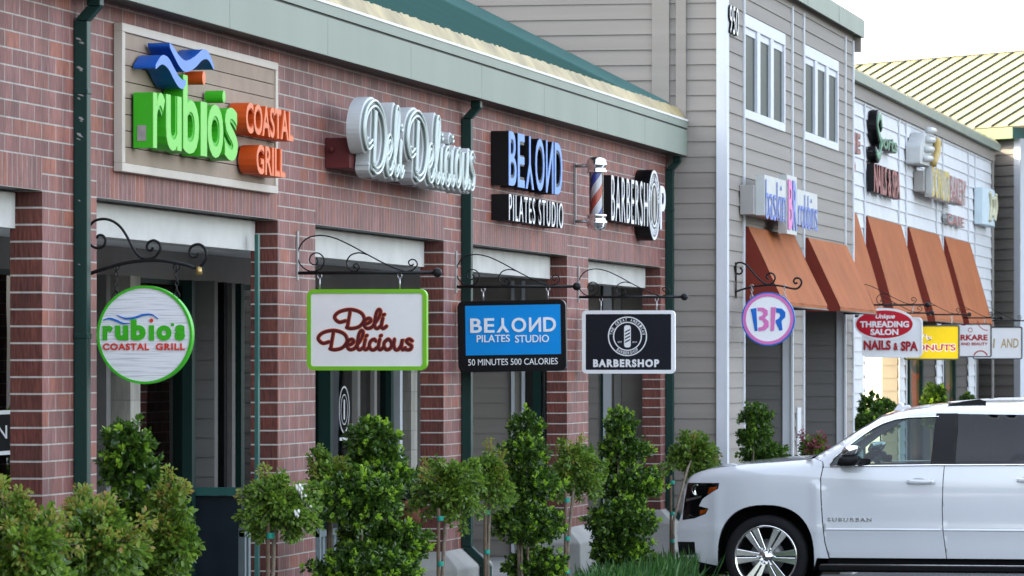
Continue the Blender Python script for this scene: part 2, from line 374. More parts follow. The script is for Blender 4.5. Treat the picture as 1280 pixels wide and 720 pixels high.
def catmull(pts, n=8, closed=False):
    P = [np.array(p, float) for p in pts]; out = []
    m = len(P)
    for i in range(m if closed else m - 1):
        if closed: p0, p1, p2, p3 = P[i - 1], P[i], P[(i + 1) % m], P[(i + 2) % m]
        else: p0, p1, p2, p3 = P[max(i - 1, 0)], P[i], P[i + 1], P[min(i + 2, m - 1)]
        for k in range(n):
            t = k / n
            out.append(tuple(.5 * ((2 * p1) + (-p0 + p2) * t + (2 * p0 - 5 * p1 + 4 * p2 - p3) * t * t + (-p0 + 3 * p1 - 3 * p2 + p3) * t ** 3)))
    if not closed: out.append(tuple(P[-1]))
    return out
def rrect(w_, h_, r, n=6, cx=0, cy=0):
    p = []
    for (sx, sy, a0) in ((1, 1, 0), (-1, 1, 90), (-1, -1, 180), (1, -1, 270)):
        for k in range(n + 1):
            a = R(a0 + 90 * k / n); p.append((cx + sx * (w_ / 2 - r) + r * math.cos(a), cy + sy * (h_ / 2 - r) + r * math.sin(a)))
    return p
def circ(r, n=48, cx=0, cy=0, rx=None): return [(cx + (rx or r) * math.cos(2 * math.pi * k / n), cy + r * math.sin(2 * math.pi * k / n)) for k in range(n)]
# planes: wall signs read along +X and face -Y; hanging signs read along -Y and face -X
def wallfn(x, y, z): return lambda u, v, d: (x + u, y - d, z + v)
def hangfn(x, y, z): return lambda u, v, d: (x - d, y - u, z + v)

_txt = {}
def glyphs(s, bold=0.0, extr=0.5, space=1.0):
    key = (s, bold, space)
    if key in _txt: return _txt[key]
    c = bpy.data.curves.new('t', 'FONT'); c.body = s; c.size = 1; c.extrude = extr; c.offset = bold; c.resolution_u = 4; c.space_character = space
    o = bpy.data.objects.new('t', c); COL.objects.link(o)
    dg = bpy.context.evaluated_depsgraph_get(); dg.update()
    me = bpy.data.meshes.new_from_object(o.evaluated_get(dg))
    V = np.array([tuple(v.co) for v in me.vertices]); Fc = [tuple(p.vertices) for p in me.polygons]; front = [p.normal.z > .7 for p in me.polygons]
    bpy.data.objects.remove(o); bpy.data.curves.remove(c); bpy.data.meshes.remove(me)
    _txt[key] = (V, Fc, front); return _txt[key]
def text(mb, s, fn, u0, u1, v0, v1, d0, d1, mi_side=0, mi_face=0, bold=0.0, space=1.0, flip=None, shear=0.0, warp=None):
    V, Fc, fr = glyphs(s, bold, .5, space); V = V.copy()
    lo, hi = V.min(0), V.max(0)
    a = (V[:, 0] - lo[0]) / (hi[0] - lo[0]); b = (V[:, 1] - lo[1]) / (hi[1] - lo[1])
    if flip == 'x': a = 1 - a
    if flip == 'xy': a = 1 - a; b = 1 - b
    u = u0 + a * (u1 - u0); v = v0 + b * (v1 - v0); u = u + shear * (v - v0); d = np.where(V[:, 2] > 0, d1, d0)
    if warp: uv = [warp(x, y) for x, y in zip(u, v)]; u = [q[0] for q in uv]; v = [q[1] for q in uv]
    pts = [fn(x, y, z) for x, y, z in zip(u, v, d)]
    for f, isf in zip(Fc, fr):
        mb.m.append(mi_face if isf else mi_side); mb.f.append(tuple(len(mb.v) + i for i in (f[::-1] if flip == 'x' else f)))
    mb.v.extend(pts)
    return mb
# hand-lettered script, as strokes (cap height 1)
SCRIPT = {
 'D': (1.30, [[(.5, .41), (.21, .34), (.01, .59), (.21, .87), (.71, 1.0), (1.18, .84), (1.34, .48), (1.14, .12), (.79, 0), (.55, .05)], [(.71, .89), (.64, .44), (.59, .09)]]),
 'e': (.40, [[(0, .22), (.2, .28), (.33, .42), (.24, .54), (.08, .45), (.02, .2), (.12, .02), (.3, .03), (.44, .16)]]),
 'l': (.30, [[(.0, .15), (.24, .55), (.34, .88), (.26, 1.0), (.15, .82), (.08, .4), (.08, .1), (.18, .0), (.34, .12)]]),
 'i': (.26, [[(.12, .54), (.07, .3), (.06, .08), (.14, 0), (.28, .12)], [(.14, .70), (.19, .74)]]),
 'c': (.36, [[(.32, .44), (.24, .54), (.08, .44), (.02, .22), (.1, .02), (.24, .0), (.38, .12)]]),
 'o': (.44, [[(.2, .54), (.05, .38), (.04, .15), (.16, 0), (.34, .1), (.38, .34), (.26, .53), (.2, .54)]]),
 'u': (.50, [[(.05, .54), (.02, .25), (.08, .03), (.2, .0), (.34, .2), (.42, .54), (.37, .15), (.43, 0), (.54, .10)]]),
 's': (.40, [[(.34, .46), (.2, .55), (.08, .46), (.15, .33), (.31, .2), (.26, .03), (.1, 0), (0, .08)]]),
}
def script_strokes(s, gap=.06):
    x = 0; out = []
    for ch in s:
        if ch == ' ': x += .22; continue
        wd, st = SCRIPT[ch]
        for q in st: out.append(catmull([(x + a, b) for a, b in q], 7))
        x += wd + gap
    return out, x
def sweep(mb, pts, fn, hw, d0, d1, dome, mi=0, mi_face=None):
    """letter stroke as a solid channel with a slightly domed front"""
    P = [np.array(p) for p in pts]; m = len(P); prof = [(-1, d0), (-1, d1), (-.6, d1 + dome * .8), (0, d1 + dome), (.6, d1 + dome * .8), (1, d1), (1, d0)]
    # round ends
    t0 = P[0] - P[1]; t0 = t0 / (np.linalg.norm(t0) + 1e-9); t1 = P[-1] - P[-2]; t1 = t1 / (np.linalg.norm(t1) + 1e-9)
    P2 = [P[0] + t0 * hw, P[0] + t0 * hw * .7] + P + [P[-1] + t1 * hw * .7, P[-1] + t1 * hw]
    sc = [.05, .7] + [1] * m + [.7, .05]
    rings = []
    for i in range(len(P2)):
        t = P2[min(i + 1, len(P2) - 1)] - P2[max(i - 1, 0)]; t = t / (np.linalg.norm(t) + 1e-9); nx = np.array([t[1], -t[0]])
        rings.append([fn(*(P2[i] + nx * a * hw * sc[i]), d) for a, d in prof])
    v = [p for r_ in rings for p in r_]; n = len(prof); f = []; ff = []
    for i in range(len(rings) - 1):
        for k in range(n - 1):
            q = (i * n + k, i * n + k + 1, (i + 1) * n + k + 1, (i + 1) * n + k)
            (ff if 1 <= k <= 4 else f).append(q)
    o = len(mb.v); mb.add(v, f, mi, False)
    for q in ff: mb.smooth.add(len(mb.f)); mb.f.append(tuple(o + i for i in q)); mb.m.append(mi if mi_face is None else mi_face)
    return mb

# ================================================================== ground
g = MB(); g.quad((-300, -300, 0), (900, -300, 0), (900, 300, 0), (-300, 300, 0)); structure(g.build('asphalt_road', MT['asphalt']))
g = MB(); g.box(-40, 120, -0.35, 9, -.05, .15); structure(g.build('pavement', MT['walk']))
g = MB(); g.box(10, 51.7, -1.28, -0.352, -.05, .12); structure(g.build('planting_bed_ground', MT['soil']))
g = MB(); g.box(10, 51.7, -1.42, -1.282, -.05, .15); structure(g.build('kerb', MT['concrete'], bevel=.02))
g = MB(); g.box(51.9, 96, -1.9, -0.354, -.05, .118); structure(g.build('planting_bed_ground', MT['soil']))
g = MB(); g.box(51.9, 96, -2.05, -1.902, -.05, .15); structure(g.build('kerb', MT['concrete'], bevel=.02))

HEAD = 3.335; EAVE = 4.56; EAVT = 4.955
PIER = [(21.8, 23.0), (27.75, 28.95), (33.77, 34.97), (39.75, 40.95), (45.71, 46.91), (51.5, 51.96)]

def lap_wall(mb, fn, u0, u1, v0, v1, ex=.166, lap=.014, mi=0, phase=0.0):
    """horizontal lap siding: fn(u, v, d) -> world, each board leaning out to its lower edge"""
    z = v0 - ((v0 - phase) % ex)
    while z < v1 - 1e-4:
        a, b = max(z, v0), min(z + ex, v1)
        da = lap * (1 - (a - z) / ex); db = lap * (1 - (b - z) / ex)
        mb.quad(fn(u0, a, da), fn(u1, a, da), fn(u1, b, db), fn(u0, b, db), mi)
        if a > v0 + 1e-5: mb.quad(fn(u0, a, 0), fn(u1, a, 0), fn(u1, a, da), fn(u0, a, da), mi)
        z += ex
    return mb
# ================================================================== brick building
BB = thing('brick_building', 'long red brick shop building with arcade openings and sage green fascia', 'building', (36, 0, 0))
m = MB()
for i, (a, b) in enumerate(PIER):
    m.quad((a, 0, .6), (b, 0, .6), (b, 0, HEAD), (a, 0, HEAD))
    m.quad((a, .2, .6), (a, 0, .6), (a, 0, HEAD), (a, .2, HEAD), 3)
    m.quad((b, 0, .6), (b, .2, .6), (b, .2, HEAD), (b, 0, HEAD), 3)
    m.quad((b, .2, .6), (a, .2, .6), (a, .2, HEAD), (b, .2, HEAD))
    m.quad((a, 0, HEAD), (b, 0, HEAD), (b, 0, HEAD + .2032), (a, 0, HEAD + .2032))
    if i + 1 < len(PIER):
        c = PIER[i + 1][0]
        m.quad((b, 0, HEAD), (c, 0, HEAD), (c, 0, HEAD + .2032), (b, 0, HEAD + .2032), 1)
        m.quad((b, .2, HEAD), (c, .2, HEAD), (c, 0, HEAD), (b, 0, HEAD), 2)
m.quad((12, 0, .6), (21.8, 0, .6), (21.8, 0, HEAD + .2032), (12, 0, HEAD + .2032))
m.quad((12, 0, HEAD + .2032), (51.96, 0, HEAD + .2032), (51.96, 0, EAVE + .02), (12, 0, EAVE + .02))
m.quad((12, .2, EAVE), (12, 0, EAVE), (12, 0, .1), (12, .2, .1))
m.build('wall', [MT['brick'], MT['soldier'], MT['fasciadark'], MT['brickend']], BB)
m = MB(); m.box(12, 51.98, .35, .5, HEAD - .2, EAVT); m.box(12, 51.98, .5, 6.5, 3.24, 3.4); m.build('ceiling', MT['ceiling'], BB)
for i in range(len(PIER) - 1):
    b, c = PIER[i][1], PIER[i + 1][0]
    m = MB(); m.box(b + .012, c - .012, .165, .349, 3.11, HEAD - .012); m.build('header_panel', MT['stucco'], BB)
for a, b in PIER:
    m = MB(); e = .16
    lo = [(a - e, -e), (b + e, -e), (b + e, .2 + e), (a - e, .2 + e)]; hi = [(a, 0), (b, 0), (b, .2), (a, .2)]
    hi = [(a - .004, -.004), (b + .004, -.004), (b + .004, .204), (a - .004, .204)]
    if b > 51.9: lo[1] = (51.97, -e); lo[2] = (51.97, .36); hi[1] = (51.965, -.004); hi[2] = (51.965, .204)
    v = [(x, y, .1) for x, y in lo] + [(x, y, .56) for x, y in lo] + [(x, y, .705) for x, y in hi]
    m.add(v, [(i, (i + 1) % 4, 4 + (i + 1) % 4, 4 + i) for i in range(4)] + [(4 + i, 4 + (i + 1) % 4, 8 + (i + 1) % 4, 8 + i) for i in range(4)] + [(8, 9, 10, 11)])
    m.build('pier_base', MT['concrete'], BB, bevel=.012)
# fascia with panel joints, gutter lip and eave strip
m = MB()
jx = [12, 17, 20.2, 23.4] + [ax(p, -.22) for p in (170, 287, 409.5, 513.5, 602, 680, 746.5, 806)] + [51.985]
for a, b in zip(jx[:-1], jx[1:]): m.box(a + .004, b - .004, -.222, -.205, EAVE, 4.842)
m.box(12, 51.98, -.204, -.19, EAVE + .01, EAVT - .04, 1)
m.box(12, 51.985, -.225, -.2, 4.862, 4.935)
m.quad((12, -.19, EAVE + .012), (12, .0, EAVE + .012), (51.98, .0, EAVE + .012), (51.98, -.19, EAVE + .012), 1)
m.build('fascia', [MT['fascia'], MT['fasciadark']], BB)
m = MB(); m.box(12, 51.985, -.232, -.18, 4.937, 4.957); m.build('gutter_edge', MT['offwhite'], BB)
m = MB(); x = 12.0
while x < 51.9:
    wd = .060 + random.random() * .008; h_ = .132 + random.random() * .012; t = (random.random() - .5) * .006
    m.add([(x, -.205, 4.955), (x + wd, -.215, 4.955), (x + wd + .035 + t, -.12, 4.955 + h_), (x + .035 + t, -.11, 4.955 + h_),
           (x, -.19, 4.955), (x + wd, -.19, 4.955)], [(0, 1, 2, 3), (0, 3, 4), (1, 5, 2)])
    x += .112
m.quad((12, -.165, 4.956), (51.95, -.165, 4.956), (51.95, -.08, 5.075), (12, -.08, 5.075), 1)
m.build('eave_strip', [MT['straw'], MT['bark']], BB)
# roof: ribbed metal slopes with a raised rake flashing at the far end
RZ = lambda y: 5.02 + .5 * (y + .02)
m = MB(); RY = 3.25
m.quad((12, -.02, RZ(-.02)), (51.95, -.02, RZ(-.02)), (51.95, RY, RZ(RY)), (12, RY, RZ(RY)))
m.quad((51.95, 6.5, RZ(0)), (12, 6.5, RZ(0)), (12, RY, RZ(RY)), (51.95, RY, RZ(RY)))
x = 12.2
while x < 51.6:
    for dx in (0,):
        y0, y1 = .0, RY; zz = .04
        m.quad((x, y0, RZ(y0)), (x + .015, y0, RZ(y0) + zz), (x + .015, y1, RZ(y1) + zz), (x, y1, RZ(y1)))
        m.quad((x + .015, y0, RZ(y0) + zz), (x + .03, y0, RZ(y0)), (x + .03, y1, RZ(y1)), (x + .015, y1, RZ(y1) + zz))
    x += .41
m.quad((12, 6.5, RZ(0)), (12, 6.5, 3), (12, 0, 3), (12, 0, RZ(0)))
m.build('roof', MT['teal'], BB)
m = MB(); m.add([(51.5, -.02, RZ(-.02) + .01), (51.5, RY, RZ(RY) + .01), (51.94, RY, RZ(RY) + .15), (51.94, -.02, RZ(-.02) + .13)], [(0, 3, 2, 1)])
m.build('rake_flashing', pm('flashing_paint', (.05, .13, .125), .5, var=.06), BB)
# downspouts
for X in (ax(94), ax(577.5), 51.86):
    m = MB(); m.box(X - .045, X + .045, -.088, -.003, .72, 4.40)
    def slab(p, q, hw=.045):
        (y0, z0), (y1, z1) = p, q
        v = [(X - hw, y0 - .045, z0), (X + hw, y0 - .045, z0), (X + hw, y0 + .04, z0), (X - hw, y0 + .04, z0), (X - hw, y1 - .045, z1), (X + hw, y1 - .045, z1), (X + hw, y1 + .04, z1), (X - hw, y1 + .04, z1)]
        m.add(v, [(0, 3, 2, 1), (4, 5, 6, 7), (0, 1, 5, 4), (1, 2, 6, 5), (2, 3, 7, 6), (3, 0, 4, 7)])
    slab((-.045, 4.402), (-.125, 4.49)); slab((-.125, 4.492), (-.125, EAVE - .002))
    slab((-.21, .56), (-.047, .718)); slab((-.21, .13), (-.21, .558))
    for z in (1.2, 2.45, 3.95): m.box(X - .05, X + .05, -.092, -.002, z, z + .035)
    m.build('downspout', MT['green'], BB, bevel=.006)
m = MB(); X = ax(94) - .0458
for py, wd in ((47, .03), (52, .02), (84, .026), (87, .014), (117, .026), (122, .015), (147, .022), (150, .012), (168, .03), (173, .018), (250, .012), (330, .01)):
    zc = az(94, py, -.045); yc = -.045 + random.uniform(-.012, .012); n = 7
    m.add([(X, yc + wd * math.cos(6.283 * k / n) * random.uniform(.5, 1.1), zc + wd * .45 * math.sin(6.283 * k / n) * random.uniform(.3, 1.1) + wd * .3 * math.cos(6.283 * k / n)) for k in range(n)], [tuple(range(n))[::-1]])
m.build('scuff_marks', MT['greybox'], BB)
# shop front behind the arcade
SY = 2.2
def gx(p): return ax(p, SY)
def glass(x0, x1, z0=.45, z1=2.95, y=SY):
    m = MB(); m.box(x0, x1, y, y + .02, z0, z1); return m.build('window_glass', MT['shopglass'], BB)
def frame(x0, x1, z0=.15, z1=3.0, y=SY, mat='green', d=.1):
    m = MB(); m.box(x0, x1, y - d, y + .05, z0, z1); return m.build('window_frame', MT[mat], BB, bevel=.005)
m = MB(); m.box(12, 52, SY + .03, SY + .1, 3.0, 3.239); m.build('bulkhead', MT['greytrim'], BB)
m = MB(); m.box(12, 52, SY + .03, SY + .12, .15, .43); m.build('kick_plate', MT['green'], BB)
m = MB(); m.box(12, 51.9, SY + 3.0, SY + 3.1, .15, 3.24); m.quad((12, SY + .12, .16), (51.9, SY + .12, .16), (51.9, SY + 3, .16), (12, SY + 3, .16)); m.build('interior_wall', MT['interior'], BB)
m = MB(); m.box(12, 51.9, SY + .05, SY + .1, 2.96, 3.0); m.build('window_frame', MT['green'], BB)
def pilaster(x0, x1, mat, d=.3, name='pilaster'):
    m = MB(); m.box(x0, x1, SY - d, SY + .03, .15, 3.0); return m.build(name, MT[mat], BB)
def lapped(x0, x1):
    m = MB(); lap_wall(m, wallfn(0, SY - .05, 0), x0, x1, .15, 3.0); m.quad((x0, SY, .15), (x0, SY - .05, .15), (x0, SY - .05, 3), (x0, SY, 3)); m.quad((x1, SY - .05, .15), (x1, SY, .15), (x1, SY, 3), (x1, SY - .05, 3))
    return m.build('siding_panel', MT['siding'], BB)
# returns face back along the arcade: each spans a sight-line interval on its own face
def ret(p0, p1, mat, name, th=.12, lap=False):
    X = gx(p0); y1 = atX(p1, 450, X)[1]
    m = MB()
    if lap: lap_wall(m, lambda u, v, d: (X - d, -u, v), -SY - .03, -y1, .15, 3.0); m.box(X + .001, X + th, y1, SY + .03, .15, 3.0)
    else: m.box(X, X + th, y1, SY + .03, .15, 3.0)
    return m.build(name, MT[mat], BB)
glass(13, gx(122) - .3); 
for X in (14.5, 17, 19.5, 22, 24.2, 26.5, 29, 31.5): frame(X, X + .10, d=.04)
ret(119, 133, 'sidingshade', 'plaster_return'); ret(133, 163, 'block', 'block_return', .3)
glass(gx(163) + .02, gx(228)); ret(228, 240, 'green', 'door_frame'); ret(240, 268, 'sidingshade', 'siding_return', lap=True); ret(268, 280, 'interior', 'dark_return'); ret(280, 290, 'sidingshade', 'siding_return', lap=True); ret(290, 301.5, 'green', 'door_frame')
glass(gx(301.5), gx(352)); frame(gx(352), gx(353) + .1, d=.04); glass(gx(353) + .12, gx(398))
X = gx(240) - .14; m = MB(); y0, y1 = atX(240, 450, X)[1], atX(301, 450, X)[1]; m.box(X, X + .04, y1, y0, 1.17, 1.24); m.build('door_rail', MT['framegreen'], BB)
X += .05; m = MB(); m.box(X, X + .03, y1 + .01, y0, .17, 1.165); m.build('door_panel', MT['door_glass'], BB)
ret(398, 413, 'green', 'door_frame'); glass(gx(413), gx(440)); ret(440, 447, 'greytrim', 'window_post'); glass(gx(447), gx(463)); ret(463, 468, 'greytrim', 'window_post'); glass(gx(468), gx(482)); ret(482, 489, 'green', 'window_post')
ret(489, 500, 'whitetrim', 'door_post'); ret(500, 514, 'block', 'block_return', .3); ret(514, 530, 'greytrim', 'plaster_return', .5)
glass(gx(530) + .4, gx(594)); ret(594, 609, 'green', 'door_frame'); ret(609, 612.5, 'whitetrim', 'door_post')
m = MB(); lap_wall(m, wallfn(0, SY, 0), gx(613) + .1, 51.95, .15, 3.0); m.build('siding_panel', MT['siding'], BB)
# white ring decal on the glass of the middle bay
m = MB(); cx = gx(430); cz = az(430, 512, SY)
fd = wallfn(cx, SY, cz)
m.ring(circ(.23, 40, 0, 0), circ(.212, 40), fd, .002, .004); m.ring(circ(.15, 40), circ(.14, 40), fd, .002, .004); m.prism(rrect(.055, .20, .025), fd, .002, .004); m.prism([(-.2, -.30), (.2, -.30), (.2, -.27), (-.2, -.27)], fd, .002, .004)
m.build('window_decal', MT['white'], BB)
# trims of the side wall seen through the last two openings
def xtrim(p0, p1, mat, name, z0=.15, z1=3.2, d=.05):
    y0 = atX(p0, 450, 52)[1]; y1 = atX(p1, 450, 52)[1]
    m = MB(); m.box(52 - d, 51.985, min(y0, y1), max(y0, y1), z0, z1); return m.build(name, MT[mat], BB)
xtrim(640, 643.5, 'whitetrim', 'trim_board'); xtrim(653, 657, 'whitetrim', 'trim_board'); xtrim(667, 677, 'green', 'window_frame', z1=2.95)
m = MB(); y0 = atX(658, 450, 52)[1]; y1 = atX(667, 450, 52)[1]; m.box(51.955, 51.985, y1, y0, .6, 2.9); m.build('window_glass', MT['shopglass'], BB)
m = MB(); y0 = atX(677, 450, 52)[1]; y1 = atX(690, 450, 52)[1]; m.box(51.955, 51.985, y1, y0, .6, 2.9); m.build('window_glass', MT['shopglass'], BB)
xtrim(752, 754, 'green', 'door_frame'); xtrim(754.5, 765, 'whitetrim', 'door_panel', d=.03); xtrim(769, 777.5, 'greytrim', 'door_frame', d=.07)
# slim teal corner post standing in the first opening
m = MB(); x = ax(322, .08); m.box(x - .03, x + .03, .07, .095, .15, az(322, 293, .08)); m.build('corner_post', MT['framegreen'], BB)
# small framed notice on the far left glass
m = MB(); X = gx(0); m.box(X - 1.2, X + .28, SY - .03, SY - .022, 1.62, 1.95); m.build('notice_border', MT['white'], BB)
m = MB(); m.box(X - 1.17, X + .22, SY - .034, SY - .0305, 1.65, 1.92); m.build('notice', MT['interior'], BB)
m = MB(); text(m, 'OPEN', wallfn(X - .9, SY - .036, 1.71), 0, .95, .03, .13, 0, .004, bold=.0); m.build('notice_text', MT['white'], BB)

# ================================================================== grey sided building
GY = -.63
GB = thing('clapboard_building', 'two storey greige clapboard building with two triple windows', 'building', (58, GY, 0))
m = MB()
sidefn = lambda u, v, d: (52 - d, -u, v)            # faces -X ; u = -Y
lap_wall(m, sidefn, -8.0, .63, .15, 6.75, ex=.1685, phase=az(870, 560, -.2) % .1685)
front = wallfn(0, GY, 0)
GP = [(52.0, 53.45), (57.62, 58.72), (63.05, 63.92)]
for a, b in GP: lap_wall(m, front, a, b, .15, 3.05, ex=.1685)
wx = [ax(p, GY - .022) for p in (931, 982, 1006, 1048.5)]; wz = (H + 2.74, H + 3.91)
lap_wall(m, front, 52.0, 63.92, 3.05, wz[0] + .02, ex=.1685); lap_wall(m, front, 52.0, 63.92, wz[1] - .02, 6.72, ex=.1685)
for a, b in ((52.0, wx[0] + .02), (wx[1] - .02, wx[2] + .02), (wx[3] - .02, 63.92)): lap_wall(m, front, a, b, wz[0] + .02, wz[1] - .02, ex=.1685)
for a, b in GP[1:]:
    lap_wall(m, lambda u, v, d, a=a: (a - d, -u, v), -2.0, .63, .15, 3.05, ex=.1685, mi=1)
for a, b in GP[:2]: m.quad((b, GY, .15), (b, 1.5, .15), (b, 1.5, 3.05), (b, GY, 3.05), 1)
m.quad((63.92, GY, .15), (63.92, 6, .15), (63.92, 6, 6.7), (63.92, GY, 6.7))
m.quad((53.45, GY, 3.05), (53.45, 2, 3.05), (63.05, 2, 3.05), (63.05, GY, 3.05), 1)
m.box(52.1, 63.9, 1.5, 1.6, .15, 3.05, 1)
m.build('wall', [MT['siding'], MT['sidingshade']], GB)
def gtrim(x0, x1, z0, z1, d=.03, mat='whitetrim', y=GY, par=None, name='trim_board'):
    m = MB(); m.box(x0, x1, y - d, y - .0005, z0, z1); return m.build(name, MT[mat], par or GB, bevel=.004)
m = MB(); m.box(51.955, 52.10, GY - .035, GY - .015, .15, 6.7); m.box(51.955, 51.984, GY - .014, GY + .085, .15, 6.7); m.build('corner_board', MT['whitetrim'], GB)
for X, d in ((53.40, .03), (57.60, .03), (58.70, .03), (63.02, .03)):
    gtrim(X - .03, X + .03, .15, 6.6, d)
gtrim(63.86, 63.95, .15, 6.6, .03)
for a, b in GP[1:]:
    m = MB(); m.box(a - .03, a - .0145, GY - .01, GY + .10, .15, 3.05); m.build('corner_board', MT['whitetrim'], GB)
# broad trims on the side wall
for p0, p1 in ((815.6, 837), (845.5, 858)):
    y0 = atX(p1, 100, 52)[1]; y1 = atX(p0, 100, 52)[1]
    m = MB(); m.box(51.955, 51.984, y0, y1, 4.9, 8.0); m.build('trim_board', MT['siding'], GB)
lapm = MB(); lap_wall(lapm, sidefn, -8, .2, 6.75, 8.0, ex=.1685, phase=az(870, 560, -.2) % .1685); lapm.build('gable_wall', MT['siding'], GB)
def gwin(p0, p1):
    Y0 = GY - .024; Yp = GY + .012
    x0, x1 = ax(p0, Y0), ax(p1, Y0); z0, z1 = H + 2.74, H + 3.91; wd = x1 - x0
    f = MB(); zt, zb = z1 - .14, z0 + .10
    sp = [x0, x0 + .07, x0 + wd * .30, x0 + wd * .37, x0 + wd * .63, x0 + wd * .70, x1 - .10, x1]
    f.box(x0, x1, Y0, GY + .06, zt, z1); f.box(x0, x1, Y0, GY + .06, z0, zb)
    for a, b in ((sp[0], sp[1]), (sp[2], sp[3]), (sp[4], sp[5]), (sp[6], sp[7])): f.box(a, b, Y0, GY + .06, zb, zt)
    fo = f.build('window_frame', MT['whitetrim'], GB, bevel=.006)
    for a, b in ((sp[1], sp[2]), (sp[3], sp[4]), (sp[5], sp[6])):
        q = MB(); q.box(a, b, Yp, Yp + .008, zb, zt); q.build('pane', MT['pane'], fo)
        q = MB(); q.box(a + .005, b - .005, Yp - .012, Yp - .001, zt - .08, zt - .002); q.build('blind', MT['whitetrim'], fo)
m_, nt_, p_ = newmat('dark_window_pane'); nz_ = node(nt_, 'ShaderNodeTexNoise'); nz_.inputs['Scale'].default_value = 2
rp_ = node(nt_, 'ShaderNodeValToRGB'); rp_.color_ramp.elements[0].color = (.008, .016, .016, 1); rp_.color_ramp.elements[1].color = (.02, .04, .04, 1); lk(nt_, nz_.outputs[0], rp_.inputs[0]); lk(nt_, rp_.outputs[0], p_.inputs['Base Color']); p_.inputs['Roughness'].default_value = .4; p_.inputs['Specular IOR Level'].default_value = .08; MT['pane'] = m_
gwin(931, 982); gwin(1006, 1048.5)
# eaves
m = MB(); m.box(51.8, 64.25, GY - .13, GY - .11, 6.655, 6.89); m.quad((51.8, GY - .11, 6.70), (51.8, 2, 6.70), (64.25, 2, 6.70), (64.25, GY - .11, 6.70)); m.box(64.23, 64.25, GY - .109, 3, 6.655, 6.89)
for a in (55, 58.2, 61.4): m.box(a, a + .012, GY - .133, GY - .1305, 6.66, 6.885)
m.build('fascia', MT['fascia'], GB)
m = MB(); m.quad((51.8, GY - .12, 6.9), (64.25, GY - .12, 6.9), (64.25, 4, 8.9), (51.8, 4, 8.9)); m.quad((64.25, 9, 6.9), (51.8, 9, 6.9), (51.8, 4, 8.9), (64.25, 4, 8.9)); m.build('roof', MT['teal'], GB)
m = MB(); x = 51.8
while x < 64.2: m.add([(x, GY - .13, 6.895), (x + .06, GY - .13, 6.895), (x + .07, GY - .02, 6.97), (x + .01, GY - .02, 6.97)], [(0, 1, 2, 3)]); x += .09
m.build('eave_strip', MT['straw'], GB)
m = MB(); m.box(64.05, 64.15, GY - .10, GY + .06, 6.46, 6.654); m.build('rafter_end', MT['siding'], GB)
# street number, reading 950
NB = thing('street_number', 'black raised house number 950 high on the clapboard corner', 'number', (52.4, GY, 6.1))
m = MB(); x0 = ax(912.5, GY - .061); x1 = ax(923.5, GY - .061); z0 = az(916, 43, GY - .05); text(m, '950', wallfn(0, GY - .016, 0), x0, x1, z0, z0 + .31, .002, .045, 0, 1, bold=.0, space=1.1)
m.build('digits', [MT['black'], MT['offwhite']], NB)
# mail slots card on the middle post
NT = MB(); x0 = 58.0; NT.box(x0, x0 + .35, GY - .03, GY - .016, 1.05, 1.75); NT.box(x0 + .05, x0 + .3, GY - .034, GY - .0305, 1.15, 1.35); tag(NT.build('notice_board', MT['whiteside']), 'pale notice board fixed to the middle clapboard post', 'notice')

# ================================================================== white sided building
WY = .1
WB = thing('white_sided_building', 'low white lap sided shop building beyond the clapboard one', 'building', (78, WY, 0))
WP = [(69.3, ax(1079, WY)), (ax(1122, WY), ax(1131, WY)), (ax(1169, WY), ax(1177, WY)), (ax(1209, WY), ax(1217.5, WY))]
m = MB(); wf = wallfn(0, WY, 0)
lap_wall(m, wf, 63.95, 93.3, 3.05, H + 3.9, ex=.205, lap=.02)
for a, b in WP:
    lap_wall(m, wf, a, b, .15, 3.05, ex=.205, lap=.02)
m.build('wall', MT['whiteside'], WB)
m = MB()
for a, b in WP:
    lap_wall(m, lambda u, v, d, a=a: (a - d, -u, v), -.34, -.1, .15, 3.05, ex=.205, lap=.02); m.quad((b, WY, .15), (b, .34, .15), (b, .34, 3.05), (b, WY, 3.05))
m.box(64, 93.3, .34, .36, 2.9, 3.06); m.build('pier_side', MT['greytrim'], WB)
for a, b in WP:
    for X in (a, b):
        m = MB(); m.box(X - .04, X + .04, WY - .035, WY - .0205, .15, H + 3.88); m.build('trim_board', MT['whitetrim'], WB)
m = MB(); m.box(93.1, 93.3, WY - .05, WY - .0205, .15, H + 3.9); m.build('corner_board', MT['greytrim'], WB)
m = MB(); m.box(63.95, 93.4, WY - .06, WY + .1, H + 3.88, H + 4.08); m.build('frieze_board', MT['siding'], WB)
m = MB(); m.box(63.95, 93.5, WY - .16, WY - .14, H + 4.08, H + 4.225); m.quad((63.95, WY - .14, H + 4.085), (63.95, WY, H + 4.085), (93.5, WY, H + 4.085), (93.5, WY - .14, H + 4.085)); m.build('fascia', MT['fascia'], WB)
m = MB(); x = 64
while x < 93.4: m.add([(x, WY - .16, H + 4.225), (x + .07, WY - .16, H + 4.225), (x + .07, WY - .06, H + 4.225 + .06 + random.random() * .03), (x, WY - .06, H + 4.225 + .06 + random.random() * .03)], [(0, 1, 2, 3)]); x += .11
m.build('eave_strip', MT['straw'], WB)
m = MB(); m.quad((63.95, WY - .06, H + 4.22), (93.5, WY - .06, H + 4.22), (98.3, 4.5, H + 4.22 + 4.5 * .46), (63.95, 4.5, H + 4.22 + 4.5 * .46)); m.quad((93.5, 9, H + 4.2), (63.95, 9, H + 4.2), (63.95, 4.5, H + 6.29), (98.3, 4.5, H + 6.29))  # front slope run on past the wall end to shade the angled wall
